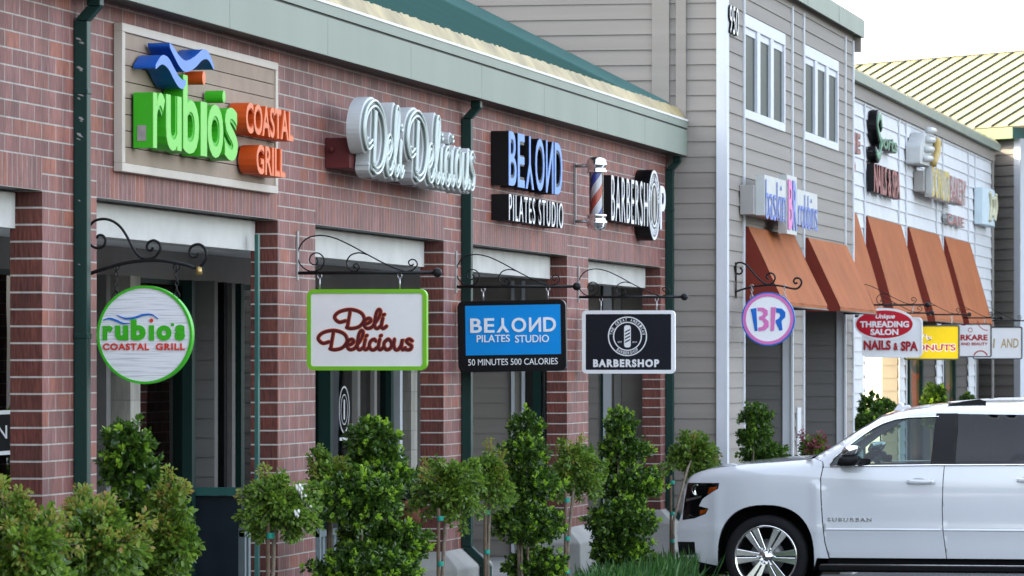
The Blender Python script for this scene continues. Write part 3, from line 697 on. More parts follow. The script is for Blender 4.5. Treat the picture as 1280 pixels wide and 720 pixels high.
m.quad((64, 4.5, .1), (98.3, 4.5, .1), (98.3, 4.5, H + 6.25), (64, 4.5, H + 6.25)); m.add([(93.45, WY, H + 4.2), (93.45, 9, H + 4.2), (93.45, 4.5, H + 6.28)], [(0, 1, 2)]); m.quad((93.45, WY + .3, .1), (93.45, 9, .1), (93.45, 9, H + 4.2), (93.45, WY + .3, H + 4.2)); m.build('roof', MT['teal'], WB)  # unseen upright wall added under the ridge to keep sun off the angled wall
# shop windows between the white piers
m = MB(); a, b = WP[0][1], WP[1][0]; m.box(a, b, .35, .37, .5, 2.9); m.build('glow_panel', MT['sunglow'], WB)  # glowing panel stands in for a sunlit view between the piers
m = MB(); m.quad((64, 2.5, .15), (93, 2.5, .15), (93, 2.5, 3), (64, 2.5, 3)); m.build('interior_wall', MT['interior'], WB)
pm_, nt_, p_ = newmat('painted_flower_reflection'); tc_ = node(nt_, 'ShaderNodeTexCoord'); vo_ = node(nt_, 'ShaderNodeTexVoronoi'); vo_.inputs['Scale'].default_value = 4.0  # colour cells painted to imitate flowers reflected in the panes
mp_ = node(nt_, 'ShaderNodeMapping'); mp_.inputs['Scale'].default_value = (.35, 1, 1.2); lk(nt_, tc_.outputs['Object'], mp_.inputs[0]); lk(nt_, mp_.outputs[0], vo_.inputs['Vector'])
rp_ = node(nt_, 'ShaderNodeValToRGB'); e = rp_.color_ramp.elements; e[0].position = 0; e[0].color = (.03, .05, .015, 1); e[1].position = 1; e[1].color = (.55, .10, .01, 1); q = e.new(.45); q.color = (.10, .11, .03, 1); q = e.new(.72); q.color = (.28, .16, .03, 1); q = e.new(.8); q.color = (.6, .12, .01, 1)
se_ = node(nt_, 'ShaderNodeSeparateColor'); lk(nt_, vo_.outputs['Color'], se_.inputs[0]); lk(nt_, se_.outputs[0], rp_.inputs[0]); lk(nt_, rp_.outputs[0], p_.inputs['Base Color']); p_.inputs['Roughness'].default_value = .15; p_.inputs['Coat Weight'].default_value = .5
for i in (1, 2):
    a, b = WP[i][1], WP[i + 1][0]; mid = a + (b - a) * .55
    m = MB(); m.box(a, b, .35, .37, .4, 2.9); m.build('shop_window', pm_, WB)
    for X in (a + .03, mid, b - .25): m = MB(); m.box(X, X + .2, .30, .349, .3, 2.9); m.build('window_frame', MT['green'], WB)
m = MB(); m.box(64, WP[0][0], .35, .4, .15, 2.9); m.box(WP[3][1], 93.3, .35, .4, .15, 2.9); m.build('storefront_panel', MT['sidingshade'], WB)

# ================================================================== angled end building with the cream metal roof
EC = Vector(atX(1275.5, 452, 93.6)); EC.z = 0
A_ = Vector((.7071, .7071, 0)); B_ = Vector((.7071, -.7071, 0))
EB = thing('angled_building', 'corner building turned at an angle with cream standing seam roof', 'building', tuple(EC))
def ef(a, b, z): p = EC + A_ * a + B_ * b; return (p.x, p.y, z)
EZ = H + 4.34
m = MB(); lap_wall(m, lambda u, v, d: ef(u, -d, v), 10, 0.0, .15, EZ, ex=.205, lap=.02)
lap_wall(m, lambda u, v, d: ef(-d, u, v), 0.0, 6.3, .15, EZ, ex=.205, lap=.02)
m.build('wall', MT['siding'], EB)
m = MB(); m.add([ef(-.03, -.03, .15), ef(.16, -.03, .15), ef(.16, -.024, .15), ef(-.03, -.024, .15)] + [ef(-.03, -.03, EZ - .002), ef(.16, -.03, EZ - .002), ef(.16, -.024, EZ - .002), ef(-.03, -.024, EZ - .002)], [(0, 1, 5, 4), (1, 2, 6, 5), (3, 0, 4, 7), (2, 3, 7, 6)])
m.add([ef(-.03, -.03, .15), ef(-.03, .16, .15), ef(-.03, .16, EZ - .002), ef(-.03, -.03, EZ - .002)], [(0, 1, 2, 3)]); m.build('corner_board', MT['whitetrim'], EB)
ov = .22; pt = .5; EW = 3.4
def rf(a, b, dz=0): return ef(a, b, EZ + .24 + (b + ov) * pt + dz)
m = MB(); m.add([ef(-.02, -ov, EZ), ef(10, -ov, EZ), ef(10, -ov, EZ + .215), ef(-.02, -ov, EZ + .215)], [(0, 1, 2, 3)]); m.add([ef(-.02, -ov, EZ), ef(10, -ov, EZ), ef(10, 0, EZ), ef(-.02, 0, EZ)], [(0, 1, 2, 3)])
m.build('fascia', MT['endfascia'], EB)
m = MB(); m.add([ef(-.03, -ov, EZ), ef(-.03, 7, EZ), ef(-.03, 7, EZ + .215), ef(-.03, -ov, EZ + .215)], [(0, 1, 2, 3)]); m.build('shaded_side_fascia', MT['framegreen'], EB)  # darker green stands in for shade on the side turned from the sun
m = MB(); m.add([rf(-3.5, -ov), rf(10, -ov), rf(10, EW), rf(-3.5, EW)], [(0, 3, 2, 1)]); m.add([rf(-3.5, EW), rf(10, EW), ef(10, 2 * EW + ov, EZ + .24), ef(-3.5, 2 * EW + ov, EZ + .24)], [(0, 1, 2, 3)])
m.build('roof', MT['creamroof'], EB)
m = MB(); a = -3.4
while a < 9.9:
    v = [rf(a, -ov, .003), rf(a + .03, -ov, .003), rf(a + .03, EW - .1, .003), rf(a, EW - .1, .003), rf(a, -ov, .042), rf(a + .03, -ov, .042), rf(a + .03, EW - .1, .042), rf(a, EW - .1, .042)]
    m.add(v, [(4, 7, 6, 5), (0, 4, 5, 1), (0, 3, 7, 4), (1, 5, 6, 2)]); a += .50
v = [rf(-3.5, EW - .12, .08), rf(10, EW - .12, .08), rf(10, EW - .06, .085), rf(-3.5, EW - .06, .085)]; m.add(v, [(0, 3, 2, 1)])
m.build('roof_seams', MT['seam'], EB)
m = MB(); m.add([rf(-3.5, EW - .05, .09), rf(10, EW - .05, .09), rf(10, EW + .12, .02), rf(-3.5, EW + .12, .02)], [(0, 3, 2, 1)]); m.build('ridge_cap', MT['creamroof'], EB)

# ================================================================== awnings
def awning(x0, x1, y, zt, zb, pr, label):
    r_ = thing('awning', label, 'awning', (x0, y, zb), 'terracotta canvas awnings')
    y0 = y - .02; yb = y0 - pr
    m = MB(); n = 6
    n = 14; pts = []; q = rng.uniform(0, 6.28, 3)
    for j in range(n + 1):
        for i in range(31):
            u = i / 30; v = j / n; sag = .022 * math.sin(math.pi * v) * math.sin(math.pi * u) ** .5 + .006 * math.sin(9 * u + 3 * v + q[0]) * math.sin(math.pi * v) + .004 * math.sin(23 * u + q[1] + 2 * v) * v
            pts.append((x0 + (x1 - x0) * u, y0 - .03 + (yb - y0 + .03) * v + sag, zt + (zb - zt) * v))
    m.add(pts, [(j * 31 + i, (j + 1) * 31 + i, (j + 1) * 31 + i + 1, j * 31 + i + 1) for j in range(n) for i in range(30)], 0, True)
    m.quad((x0, yb + .003, zb), (x1, yb + .003, zb), (x1, yb, zb - .05), (x0, yb, zb - .05))
    m.build('front_canvas', MT['awn'], r_)
    for X in (x0 + .003, x1 - .003):
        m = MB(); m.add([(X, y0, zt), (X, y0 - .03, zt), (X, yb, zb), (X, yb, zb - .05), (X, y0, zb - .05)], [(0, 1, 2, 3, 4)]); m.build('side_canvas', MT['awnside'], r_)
    m = MB(); m.tube([(x0, yb, zb - .05), (x1, yb, zb - .05)], .012, 6); m.tube([(x0 + .02, y0, zb - .03), (x0 + .02, yb, zb - .03)], .012, 6); m.tube([(x1 - .02, y0, zb - .03), (x1 - .02, yb, zb - .03)], .012, 6); m.build('awning_frame', MT['fasciadark'], r_)
awning(ax(929.5, GY), ax(988, GY), GY, H + 1.52, H + .67, .43, 'terracotta awning right under the worn aqua channel letters')
awning(ax(1005, GY), ax(1053, GY), GY, H + 1.53, H + .67, .43, 'terracotta awning at the right end of the clapboard building')
awning(64.4, ax(1066.5, WY) , WY, H + 2.18, H + .70, .45, 'terracotta awning half hidden behind the clapboard building')
awning(ax(1080, WY), ax(1122.5, WY), WY, H + 2.18, H + .70, .45, 'tall terracotta awning below the black nails and spa letters')
awning(ax(1132.5, WY), ax(1170, WY), WY, H + 2.18, H + .70, .45, 'tall terracotta awning below the yellow and red bakery letters')
awning(ax(1177.5, WY), ax(1209, WY), WY, H + 2.18, H + .70, .45, 'tall terracotta awning at the far right end of the white building')

# ================================================================== wall signs
def px_rect(pl, pr, pt, pb, Y):
    x0, x1 = ax(pl, Y), ax(pr, Y); return x0, x1, az(pl, pb, Y), az(pl, pt, Y)
# --- coastal grill sign on its plank board
bx0, bx1 = ax(153, -.06), ax(348, -.06); bz0, bz1 = az(153, 214, -.06), az(153, 28, -.06)
S1 = thing('wall_sign', 'weathered plank board with green and orange channel letters under two blue waves', 'sign', ((bx0 + bx1) / 2, 0, bz0), 'shop signs on the brick wall')
m = MB(); W_, H_ = bx1 - bx0, bz1 - bz0; f0 = wallfn(bx0, 0, bz0)
t = .055
m.box(bx0, bx1, -.06, -.002, bz0, bz0 + t); m.box(bx0, bx1, -.06, -.002, bz1 - t, bz1); m.box(bx0, bx0 + t * 1.3, -.06, -.002, bz0 + t, bz1 - t); m.box(bx1 - t * 1.3, bx1, -.06, -.002, bz0 + t, bz1 - t)
m.build('sign_frame', MT['tanframe'], S1, bevel=.004)
m = MB(); n = 8; ph = (H_ - 2 * t) / n
for i in range(n):
    cut = bx0 + W_ * random.choice((.28, .5, .72))
    for a, b in ((bx0 + t * 1.3, cut - .003), (cut + .003, bx1 - t * 1.3)): m.box(a, b, -.045 - random.random() * .003, -.012, bz0 + t + i * ph + .003, bz0 + t + (i + 1) * ph - .003)
m.build('planks', MT['wood'], S1); m = MB(); m.box(bx0 + .02, bx1 - .02, -.011, -.004, bz0 + .02, bz1 - .02); m.build('backboard', MT['interior'], S1)
YF = -.19
x0, x1, z0, z1 = px_rect(190.5, 298, 114, 184.5, YF)
bz_a = az(230, 93, YF) ; 
wf0 = wallfn(0, 0, 0)
def rub(mb, fn, x0, x1, zb, xh, asc, d0, d1, ms, mf, bold=.045):
    """lower case word: r u b i(dotless) o s, letter by letter"""
    ws = [('r', .13), ('u', .175), ('b', .185), ('\u0131', .075), ('o', .19), ('s', .16)]
    tot = sum(a for _, a in ws); x = x0; out = []
    for ch, a in ws:
        wd = (x1 - x0) * a / tot
        text(mb, ch, fn, x, x + wd * .90, zb, zb + (asc if ch == 'b' else xh), d0, d1, ms, mf, bold=bold); out.append((x, x + wd)); x += wd
    return out
m = MB(); sp = rub(m, wf0, x0, x1, z0, z1 - z0, (z1 - z0) * 1.42, .065, -YF, 0, 0, bold=.035)
m.build('green_letters', MT['rgreen'], S1)
m = MB(); rub(m, wf0, x0, x1, z0, z1 - z0, (z1 - z0) * 1.42, -YF + .001, -YF + .006, 0, 0, bold=.012); m.build('green_letter_faces', MT['rgreenface'], S1)
def drum(p, q, rad, mat, face):
    x, _, z = at(p, q, YF); m = MB(); m.lathe([(rad, .065), (rad, -YF)], lambda a, b, h: (x + a, -h, z + b), 20, 0); m.lathe([(rad, -YF), (.001, -YF + .002)], lambda a, b, h: (x + a, -h, z + b), 20, 1, False)
    return m
drum(255, 97.5, .045, 0, 0).build('orange_dot', [MT['orange'], MT['orangeface']], S1)
drum(280, 121, .042, 0, 0).build('green_apostrophe', [MT['rgreen'], MT['rgreenface']], S1)
x0, x1, z0, z1 = px_rect(307, 366, 127, 166, YF); m = MB(); text(m, 'COASTAL', wf0, x0, x1, z0, z1, .065, -YF, bold=.04); m.build('orange_letters', MT['orange'], S1)
m = MB(); text(m, 'COASTAL', wf0, x0, x1, z0, z1, -YF + .001, -YF + .005, bold=.015); m.build('orange_letter_faces', MT['orangeface'], S1)
x0, x1, z0, z1 = px_rect(320, 356, 180, 217, YF); m = MB(); text(m, 'GRILL', wf0, x0, x1, z0, z1, .065, -YF, bold=.04); m.build('orange_letters', MT['orange'], S1)
m = MB(); text(m, 'GRILL', wf0, x0, x1, z0, z1, -YF + .001, -YF + .005, bold=.015); m.build('orange_letter_faces', MT['orangeface'], S1)
for pts in ([(190, 200), (215, 172), (240, 185), (262, 225), (280, 255), (297, 268), (309, 258)], [(245, 112), (262, 140), (285, 178), (310, 197), (345, 180), (375, 152), (398, 158), (419, 205)]):
    c = [at(130 + a / 3.13, 20 + b / 3.13, YF) for a, b in pts]; c = catmull([(p[0], p[2]) for p in c], 8)
    n = len(c); up = []; dn = []
    for i, (a, b) in enumerate(c):
        tk = .010 + .028 * math.sin(math.pi * min(1, max(0, i / (n - 1)))) ** .6
        q0 = c[max(i - 1, 0)]; q1 = c[min(i + 1, n - 1)]; tx, tz = q1[0] - q0[0], q1[1] - q0[1]; L = math.hypot(tx, tz); nx_, nz_ = -tz / L, tx / L
        up.append((a, b + tk)); dn.append((a, b - tk))
    m = MB(); m.prism(up + dn[::-1], wf0, .065, -YF + .02, 0, 1, True); m.build('blue_wave', [MT['blue'], MT['blueface']], S1)
m = MB(); x0 = ax(165, -.1) ; 
x = ax(190.5, YF); z = az(190.5, 176, YF); m.box(x - .0035, x - .0015 + .0, -.15, -.09, z, z + .10); m.build('maker_plate', MT['steel'], S1)

# --- script channel letters of the deli
YF = -.34
x0, x1 = ax(457, YF), ax(593, YF); z0, z1 = az(470, 221.5, YF), az(470, 131, YF)
S2 = thing('wall_sign', 'white script letters with neon tubes on a maroon box, on brick', 'sign', ((x0 + x1) / 2, 0, z0), 'shop signs on the brick wall')
m = MB(); rx0 = ax(437, -.19); m.box(rx0, x1 - .4, -.19, -.003, az(437, 210, -.19), az(437, 172, -.19)); m.tube([(rx0 - .06, -.06, az(437, 190, -.1)), (rx0, -.06, az(437, 190, -.1))], .02, 8)
m.build('raceway_box', MT['raceway'], S2, bevel=.004)
st, tot = script_strokes('Deli Delicious'); su = (x1 - x0) / tot; sv = z1 - z0
can = MB(); inn = MB(); neo = MB()
for i, s_ in enumerate(st):
    P = [(a * su, b * sv * .93 + .05) for a, b in s_]
    e = i * .0012
    hw = .050
    f2 = lambda u, v, d, e=e: (x0 + u, -d, z0 + v)
    sweep(can, P, f2, hw, .2, .30 + e, .012); sweep(inn, P, f2, hw * .66, .29, .316 + e, .004)
    for off in (-.42, .42):
        Q = []
        for k in range(len(P)):
            a = P[max(k - 1, 0)]; b = P[min(k + 1, len(P) - 1)]; tx, ty = b[0] - a[0], b[1] - a[1]; L = math.hypot(tx, ty) + 1e-9
            Q.append((x0 + P[k][0] + ty / L * hw * off, -.330 - e, z0 + P[k][1] - tx / L * hw * off))
        neo.tube(Q, .011, 6)
can.build('letter_cans', MT['canwhite'], S2); inn.build('letter_faces', MT['canin'], S2); neo.build('neon_tubes', MT['neon'], S2)

# --- BEYOND with its turned Y and mirrored N, and PILATES STUDIO below
YF = -.16
x0, x1, z0, z1 = px_rect(635.5, 704, 163.5, 231.5, YF)
S3 = thing('wall_sign', 'pale blue letters with black sides, one letter upside down and one mirrored, on brick', 'sign', ((x0 + x1) / 2, 0, z0), 'shop signs on the brick wall')
def beyond(mb, fn, x0, x1, z0, z1, d0, d1, ms, mf, bold):
    ws = [('B', .15, None), ('E', .135, None), ('Y', .165, 'xy'), ('O', .19, None), ('N', .155, 'x'), ('D', .165, None)]; tot = sum(a for _, a, _ in ws); x = x0
    for ch, a, fl in ws:
        wd = (x1 - x0) * a / tot; text(mb, ch, fn, x, x + wd * .84, z0, z1, d0, d1, ms, mf, bold=bold, flip=fl); x += wd
    return mb
beyond(MB(), wf0, x0, x1, z0, z1, .004, -YF, 0, 0, .03).build('letter_cans', MT['black'], S3)
beyond(MB(), wf0, x0, x1, z0, z1, -YF + .001, -YF + .006, 0, 0, .005).build('letter_faces', MT['letterblue'], S3)
x0, x1, z0, z1 = px_rect(636, 703.5, 242, 275.5, YF)
S4 = thing('wall_sign', 'thin white letters PILATES STUDIO with black sides, below the pale blue letters', 'sign', ((x0 + x1) / 2, 0, z0), 'shop signs on the brick wall')
m = MB(); text(m, 'PILATES STUDIO', wf0, x0, x1, z0, z1, .004, -YF, bold=.03, space=1.25); m.build('letter_cans', MT['black'], S4)
m = MB(); text(m, 'PILATES STUDIO', wf0, x0, x1, z0, z1, -YF + .001, -YF + .005, bold=-.012, space=1.25); m.build('letter_faces', MT['white'], S4)
# --- barber shop letters and round emblem
x0, x1, z0, z1 = px_rect(764, 809.5, 218, 276, YF)
xp0, xp1 = ax(825, YF), ax(831.5, YF)
S5 = thing('wall_sign', 'black sided white letters BARBERSHOP whose O is a round grey emblem', 'sign', ((x0 + xp1) / 2, 0, z0), 'shop signs on the brick wall')
m = MB(); text(m, 'BARBERSH', wf0, x0, x1, z0, z1, .004, -YF, bold=.025, space=1.2); text(m, 'P', wf0, xp0, xp1, z0, z1, .004, -YF, bold=.05); m.build('letter_cans', MT['black'], S5)
m = MB(); text(m, 'BARBERSH', wf0, x0, x1, z0, z1, -YF + .001, -YF + .005, bold=-.015, space=1.2); text(m, 'P', wf0, xp0, xp1, z0, z1, -YF + .001, -YF + .005, bold=.012); m.build('letter_faces', MT['white'], S5)
ce = at(817.5, 256.5, -.168); er = .375
ef_ = lambda u, v, d: (ce[0] + u, -(d - .032 if d > .15 else d), ce[2] + v)
m = MB(); m.prism(circ(er, 48), ef_, .004, .2, 0); m.build('emblem_can', MT['black'], S5)
m = MB(); m.ring(circ(er * .98), circ(er * .90), ef_, .201, .206); m.ring(circ(er * .62), circ(er * .57), ef_, .201, .206); m.build('emblem_ring', MT['white'], S5)
def arc_text(mb, s, fn, r, a0, a1, h, d0, d1, inward=False, mi=0):
    n = len(s)
    for i, ch in enumerate(s):
        if ch == ' ': continue
        a = a0 + (a1 - a0) * (i + .5) / n; wd = abs(a1 - a0) / n * r * .72
        ca, sa = math.cos(a), math.sin(a)
        if not inward: rr = lambda u, v: (ca * (r + v) + sa * u, sa * (r + v) - ca * u)
        else: rr = lambda u, v: (ca * (r - v) - sa * u, sa * (r - v) + ca * u)
        text(mb, ch, fn, -wd / 2, wd / 2, 0, h, d0, d1, mi, mi, warp=rr, bold=.01)
    return mb
m = MB(); arc_text(m, 'THE GREAT AMERICAN', ef_, er * .68, R(175), R(5), er * .17, .201, .205); arc_text(m, 'BARBERSHOP', ef_, er * .85, R(-140), R(-40), er * .17, .201, .205, True); m.build('emblem_text', MT['white'], S5)
m = MB(); m.prism(rrect(.12, .36, .05), ef_, .201, .206, 0); m.build('emblem_pole', MT['steel'], S5)
m = MB(); m.prism(circ(er * .56, 32), ef_, .2005, .2015, 0); m.build('emblem_center', MT['black'], S5)

# --- striped barber pole
pc = at(745.5, 242, -.22); PX, PZ = pc[0], pc[2]; s_ = 1 / 129
BP = thing('barber_pole', 'chrome barber pole with red white and blue spiral on brick wall', 'barber pole', (PX, 0, PZ - 43 * s_))
lf = lambda a, b, h: (PX + a, -.22 + b, PZ + h)
for sg in (1, -1):
    m = MB(); h0 = .205
    m.lathe([(.098, sg * h0), (.102, sg * (h0 + .012)), (.088, sg * (h0 + .03)), (.088, sg * (h0 + .055)), (.104, sg * (h0 + .065)), (.104, sg * (h0 + .085)), (.094, sg * (h0 + .1)), (.094, sg * (h0 + .115)), (.080, sg * (h0 + .135)), (.045, sg * (h0 + .150)), (.001, sg * (h0 + .154))], lf, 28)
    m.build('chrome_cap', MT['alloy'], BP, fixn=True)
m = MB(); m.lathe([(.070, -.205), (.070, .205)], lf, 28); m.build('glass_cylinder', glass_mat('pole_glass', (.95, .97, 1), .92), BP)
ms_, nt_, p_ = newmat('barber_stripes'); tc_ = node(nt_, 'ShaderNodeTexCoord'); sx_ = node(nt_, 'ShaderNodeSeparateXYZ'); lk(nt_, tc_.outputs['Object'], sx_.inputs[0])
sub_ = node(nt_, 'ShaderNodeMath', operation='SUBTRACT'); lk(nt_, sx_.outputs[1], sub_.inputs[0]); sub_.inputs[1].default_value = -.22
at_ = node(nt_, 'ShaderNodeMath', operation='ARCTAN2'); lk(nt_, sub_.outputs[0], at_.inputs[0]); lk(nt_, sx_.outputs[0], at_.inputs[1])
d1_ = node(nt_, 'ShaderNodeMath', operation='MULTIPLY'); lk(nt_, at_.outputs[0], d1_.inputs[0]); d1_.inputs[1].default_value = -1 / (2 * math.pi)
z1_ = node(nt_, 'ShaderNodeMath', operation='MULTIPLY_ADD'); lk(nt_, sx_.outputs[2], z1_.inputs[0]); z1_.inputs[1].default_value = 1 / .46; ph_ = node(nt_, 'ShaderNodeMath', operation='ADD'); ph_.inputs[1].default_value = .53; lk(nt_, d1_.outputs[0], ph_.inputs[0]); lk(nt_, ph_.outputs[0], z1_.inputs[2])
fr_ = node(nt_, 'ShaderNodeMath', operation='FRACT'); lk(nt_, z1_.outputs[0], fr_.inputs[0])
rp_ = node(nt_, 'ShaderNodeValToRGB'); rp_.color_ramp.interpolation = 'CONSTANT'; e = rp_.color_ramp.elements; e[0].position = 0; e[0].color = (.03, .07, .42, 1); e[1].position = .25; e[1].color = (.78, .78, .8, 1)
q = e.new(.5); q.color = (.62, .09, .05, 1); q = e.new(.75); q.color = (.78, .78, .8, 1)
lk(nt_, fr_.outputs[0], rp_.inputs[0]); lk(nt_, rp_.outputs[0], p_.inputs['Base Color']); p_.inputs['Roughness'].default_value = .3
m = MB(); m.lathe([(.056, -.205), (.056, .205)], lf, 28); m.build('striped_cylinder', ms_, BP)
m = MB(); m.box(PX - .012, PX + .012, -.02, -.002, PZ - .3, PZ + .3)
for sg in (1, -1): m.tube([(PX, -.01, PZ + sg * .27), (PX, -.15, PZ + sg * .27)], .016, 8)
m.build('wall_bracket', MT['steel'], BP)

# --- ice cream shop letters on the clapboards
Yg = GY
YF = Yg - .28
S6 = thing('wall_sign', 'worn aqua channel letters with a pink and blue monogram on the clapboards', 'sign', (ax(985, YF), GY, az(985, 290, YF)), 'shop signs on the far buildings')
wg = wallfn(0, 0, 0)
m = MB(); x = ax(942, Yg - .17); m.box(x, x + 4.5, Yg - .17, Yg - .016, az(942, 268, Yg - .17), az(942, 231, Yg - .17)); m.build('raceway_box', MT['greybox'], S6, bevel=.005)
def aqua(s, pl, pr, pt, pb, name, bold=.10):
    x0, x1, z0, z1 = px_rect(pl, pr, pt, pb, YF)
    return x0, x1, z0, z1
x0, x1, z0, z1 = aqua('baskin', 956.5, 982.5, 218, 279, 'letter_cans')
m = MB(); m.box(x0 - .02, x1 + .02, YF + .006, Yg - .173, z0 + .09, z1 - .003); m.build('letter_backing', MT['canwhite'], S6)
m = MB(); text(m, 'baskin', wg, x0 + .04, x1 - .04, z0 + .05, z1 - .05, -YF + .001, -YF + .006, bold=-.01); m.build('letter_faces', MT['lblue'], S6)
x0, x1, z0, z1 = aqua('robbins', 997.5, 1022, 236, 290, 'letter_cans')
m = MB(); m.box(x0 - .02, x1 + .02, YF + .006, Yg - .173, z0 + .09, z1 - .003); m.build('letter_backing', MT['canwhite'], S6)
m = MB(); text(m, 'robbins', wg, x0 + .04, x1 - .04, z0 + .05, z1 - .05, -YF + .001, -YF + .006, bold=-.01); m.build('letter_faces', MT['lblue'], S6)
x0, x1, z0, z1 = aqua('BR', 984.5, 996.5, 216, 294, 'monogram_can', .12)
m = MB(); m.box(x0 - .017, x1 + .017, YF + .006, Yg - .173, z0 + .02, z1 - .02); m.build('letter_backing', MT['canwhite'], S6)
m = MB(); text(m, 'B', wg, x0 + .04, x0 + (x1 - x0) * .5, z0 + .07, z1 - .07, -YF + .001, -YF + .006, bold=.03); m.build('monogram_face', MT['pink'], S6)
m = MB(); text(m, 'R', wg, x0 + (x1 - x0) * .53, x1 - .04, z0 + .07, z1 - .07, -YF + .001, -YF + .006, bold=.03); m.build('monogram_face', MT['lblue'], S6)

# --- signs of the white building
def farsign(s, pl, pr, pt, pb, label, can, face, depth=.3, off=.02, bold=.06, shear=0.0):
    YF = WY - off - depth; x0, x1, z0, z1 = px_rect(pl, pr, pt, pb, YF)
    r_ = thing('wall_sign', label, 'sign', ((x0 + x1) / 2, WY, z0), 'shop signs on the far buildings')
    m = MB(); text(m, s, wg, x0, x1, z0, z1, -(WY - .021 - off), -YF, bold=bold, shear=shear); m.build('letter_cans', MT[can], r_)
    m = MB(); text(m, s, wg, x0, x1, z0, z1, -YF + .001, -YF + .006, bold=bold * .2, shear=shear); m.build('letter_faces', MT[face], r_)
    return r_, x0, x1, z0, z1, YF
farsign('THE', 1056, 1075.5, 160, 186, 'dark red faced letters half hidden behind the clapboard corner, upper row', 'black', 'dusty', .12)
farsign('SHOP', 1046, 1069.2, 193, 220, 'dark letters mostly hidden behind the clapboard corner, lower row', 'black', 'dusty', .12)
r_, x0, x1, z0, z1, YF = farsign('ports', 1099, 1121, 167, 189, 'green faced black script letters high on the white lap siding', 'black', 'greentext', .13, shear=.15)
m = MB(); st_ = catmull([(.85, .80), (.72, 1.0), (.40, .98), (.22, .78), (.42, .58), (.70, .42), (.70, .14), (.42, 0), (.1, .08)], 8); sx0, sx1 = ax(1094, YF), ax(1102.5, YF); sz0, sz1 = az(1098, 196, YF), az(1098, 146, YF)
sweep(m, [((sx1 - sx0) * a, (sz1 - sz0) * b) for a, b in st_], wallfn(sx0, 0, sz0), .10, -WY + .03, -YF + .0, .01, 0, 0); m.build('letter_cans', MT['black'], r_)
m = MB(); sweep(m, [((sx1 - sx0) * a, (sz1 - sz0) * b) for a, b in st_], wallfn(sx0, 0, sz0), .06, -YF + .005, -YF + .018, .004); m.build('letter_faces', MT['greentext'], r_)
farsign('NAILS & SPA', 1092.5, 1125, 203.5, 240, 'black sided dusty red letters NAILS & SPA on white siding', 'black', 'dusty', .13, bold=.07)
r_, x0, x1, z0, z1, YF = farsign('DONUTS', 1165, 1186.5, 207, 246, 'yellow DONUTS and red BAKERY letters on white cans with grey box', 'canwhite', 'mustard', .14, .16, bold=.08)
m = MB(); m.box(x0 - .05, x1, WY - .29, WY - .20, z0 + .05, z1 - .05); m.build('letter_backing', MT['canwhite'], r_)
m = MB(); q0 = ax(1155.5, WY - .2); m.box(q0, q0 + 3.2, WY - .19, WY - .022, az(1155, 239, WY - .2), az(1155, 213, WY - .2)); m.build('raceway_box', MT['greybox'], r_, bevel=.01)
x0, x1, z0, z1 = px_rect(1188, 1207.5, 219, 251, WY - .3); m = MB(); text(m, 'BAKERY', wg, x0, x1, z0, z1, -WY + .1, -WY + .3, bold=.07); m.build('letter_cans', MT['canwhite'], r_)
m = MB(); text(m, 'BAKERY', wg, x0, x1, z0, z1, -WY + .301, -WY + .305, bold=.0); m.build('letter_faces', MT['dusty'], r_)
r_, x0, x1, z0, z1, YF = farsign('CAFE', 1184, 1205, 266, 279, 'small white letters with red faces below the bakery letters', 'canwhite', 'dusty', .10, bold=.04)
# pastry emblem: sloped white can with ribbed front
r_ = thing('wall_sign', 'white sloped pastry emblem with ribbed ochre front above the bakery letters', 'sign', (ax(1150, WY), WY, az(1150, 205, WY)), 'shop signs on the far buildings')
Yb = WY - .26; m = MB(); fnx = wallfn(0, 0, 0)
xa, xb = ax(1150, Yb), ax(1166, Yb); za, zb = az(1150, 204, Yb), az(1150, 164, Yb)
m.prism([(xa, za), (xb, za + .02), (xb + .5, zb - .18), (xb - .4, zb), (xa + .9, zb + .02), (xa, za + .28)], fnx, -WY + .03, -Yb); m.build('emblem_can', MT['canwhite'], r_, bevel=.02)
m = MB()
for k in range(4):
    z = za + .1 + k * .16; m.tube([(xa + .45 + k * .2, Yb - .02, z), (xa + 1.4 + k * .18, Yb - .03, z + .03)], .055, 8)
m.build('emblem_ribs', MT['canwhite'], r_)
m = MB(); m.tube(catmull([(xb - .5, Yb - .06, za + .05), (xb - .1, Yb - .08, za + .25), (xb + .1, Yb - .06, za + .45), (xb + .45, Yb - .05, zb - .1)], 6), .06, 8); m.build('emblem_crust', MT['gold'], r_)
# white cabinet sign at the far end
r_ = thing('wall_sign', 'curved white cabinet sign with faded pale emblem at the far corner', 'sign', (ax(1232, WY), WY, az(1232, 282, WY)), 'shop signs on the far buildings')
Yb = WY - .18; xa, xb = ax(1228, Yb), ax(1243.5, Yb); za, zb = az(1226, 279, Yb), az(1226, 233, Yb); m = MB(); n = 10
arc = [(xa + (xb - xa) * k / n, Yb - .07 * math.sin(math.pi * k / n)) for k in range(n + 1)]
m.add([(x, y, za) for x, y in arc] + [(x, y, zb) for x, y in arc], [(k, k + 1, n + 2 + k, n + 1 + k) for k in range(n)], 0, True)
m.quad((xa, WY - .03, za), (xa, Yb, za), (xa, Yb, zb), (xa, WY - .03, zb)); m.quad((xb, Yb, za), (xb, WY - .03, za), (xb, WY - .03, zb), (xb, Yb, zb))
m.add([(x, y, za) for x, y in arc] + [(xb, WY - .03, za), (xa, WY - .03, za)], [tuple(range(n + 3))[::-1]]); m.add([(x, y, zb) for x, y in arc] + [(xb, WY - .03, zb), (xa, WY - .03, zb)], [tuple(range(n + 3))]); m.build('cabinet', MT['paleblue'], r_)
m = MB()
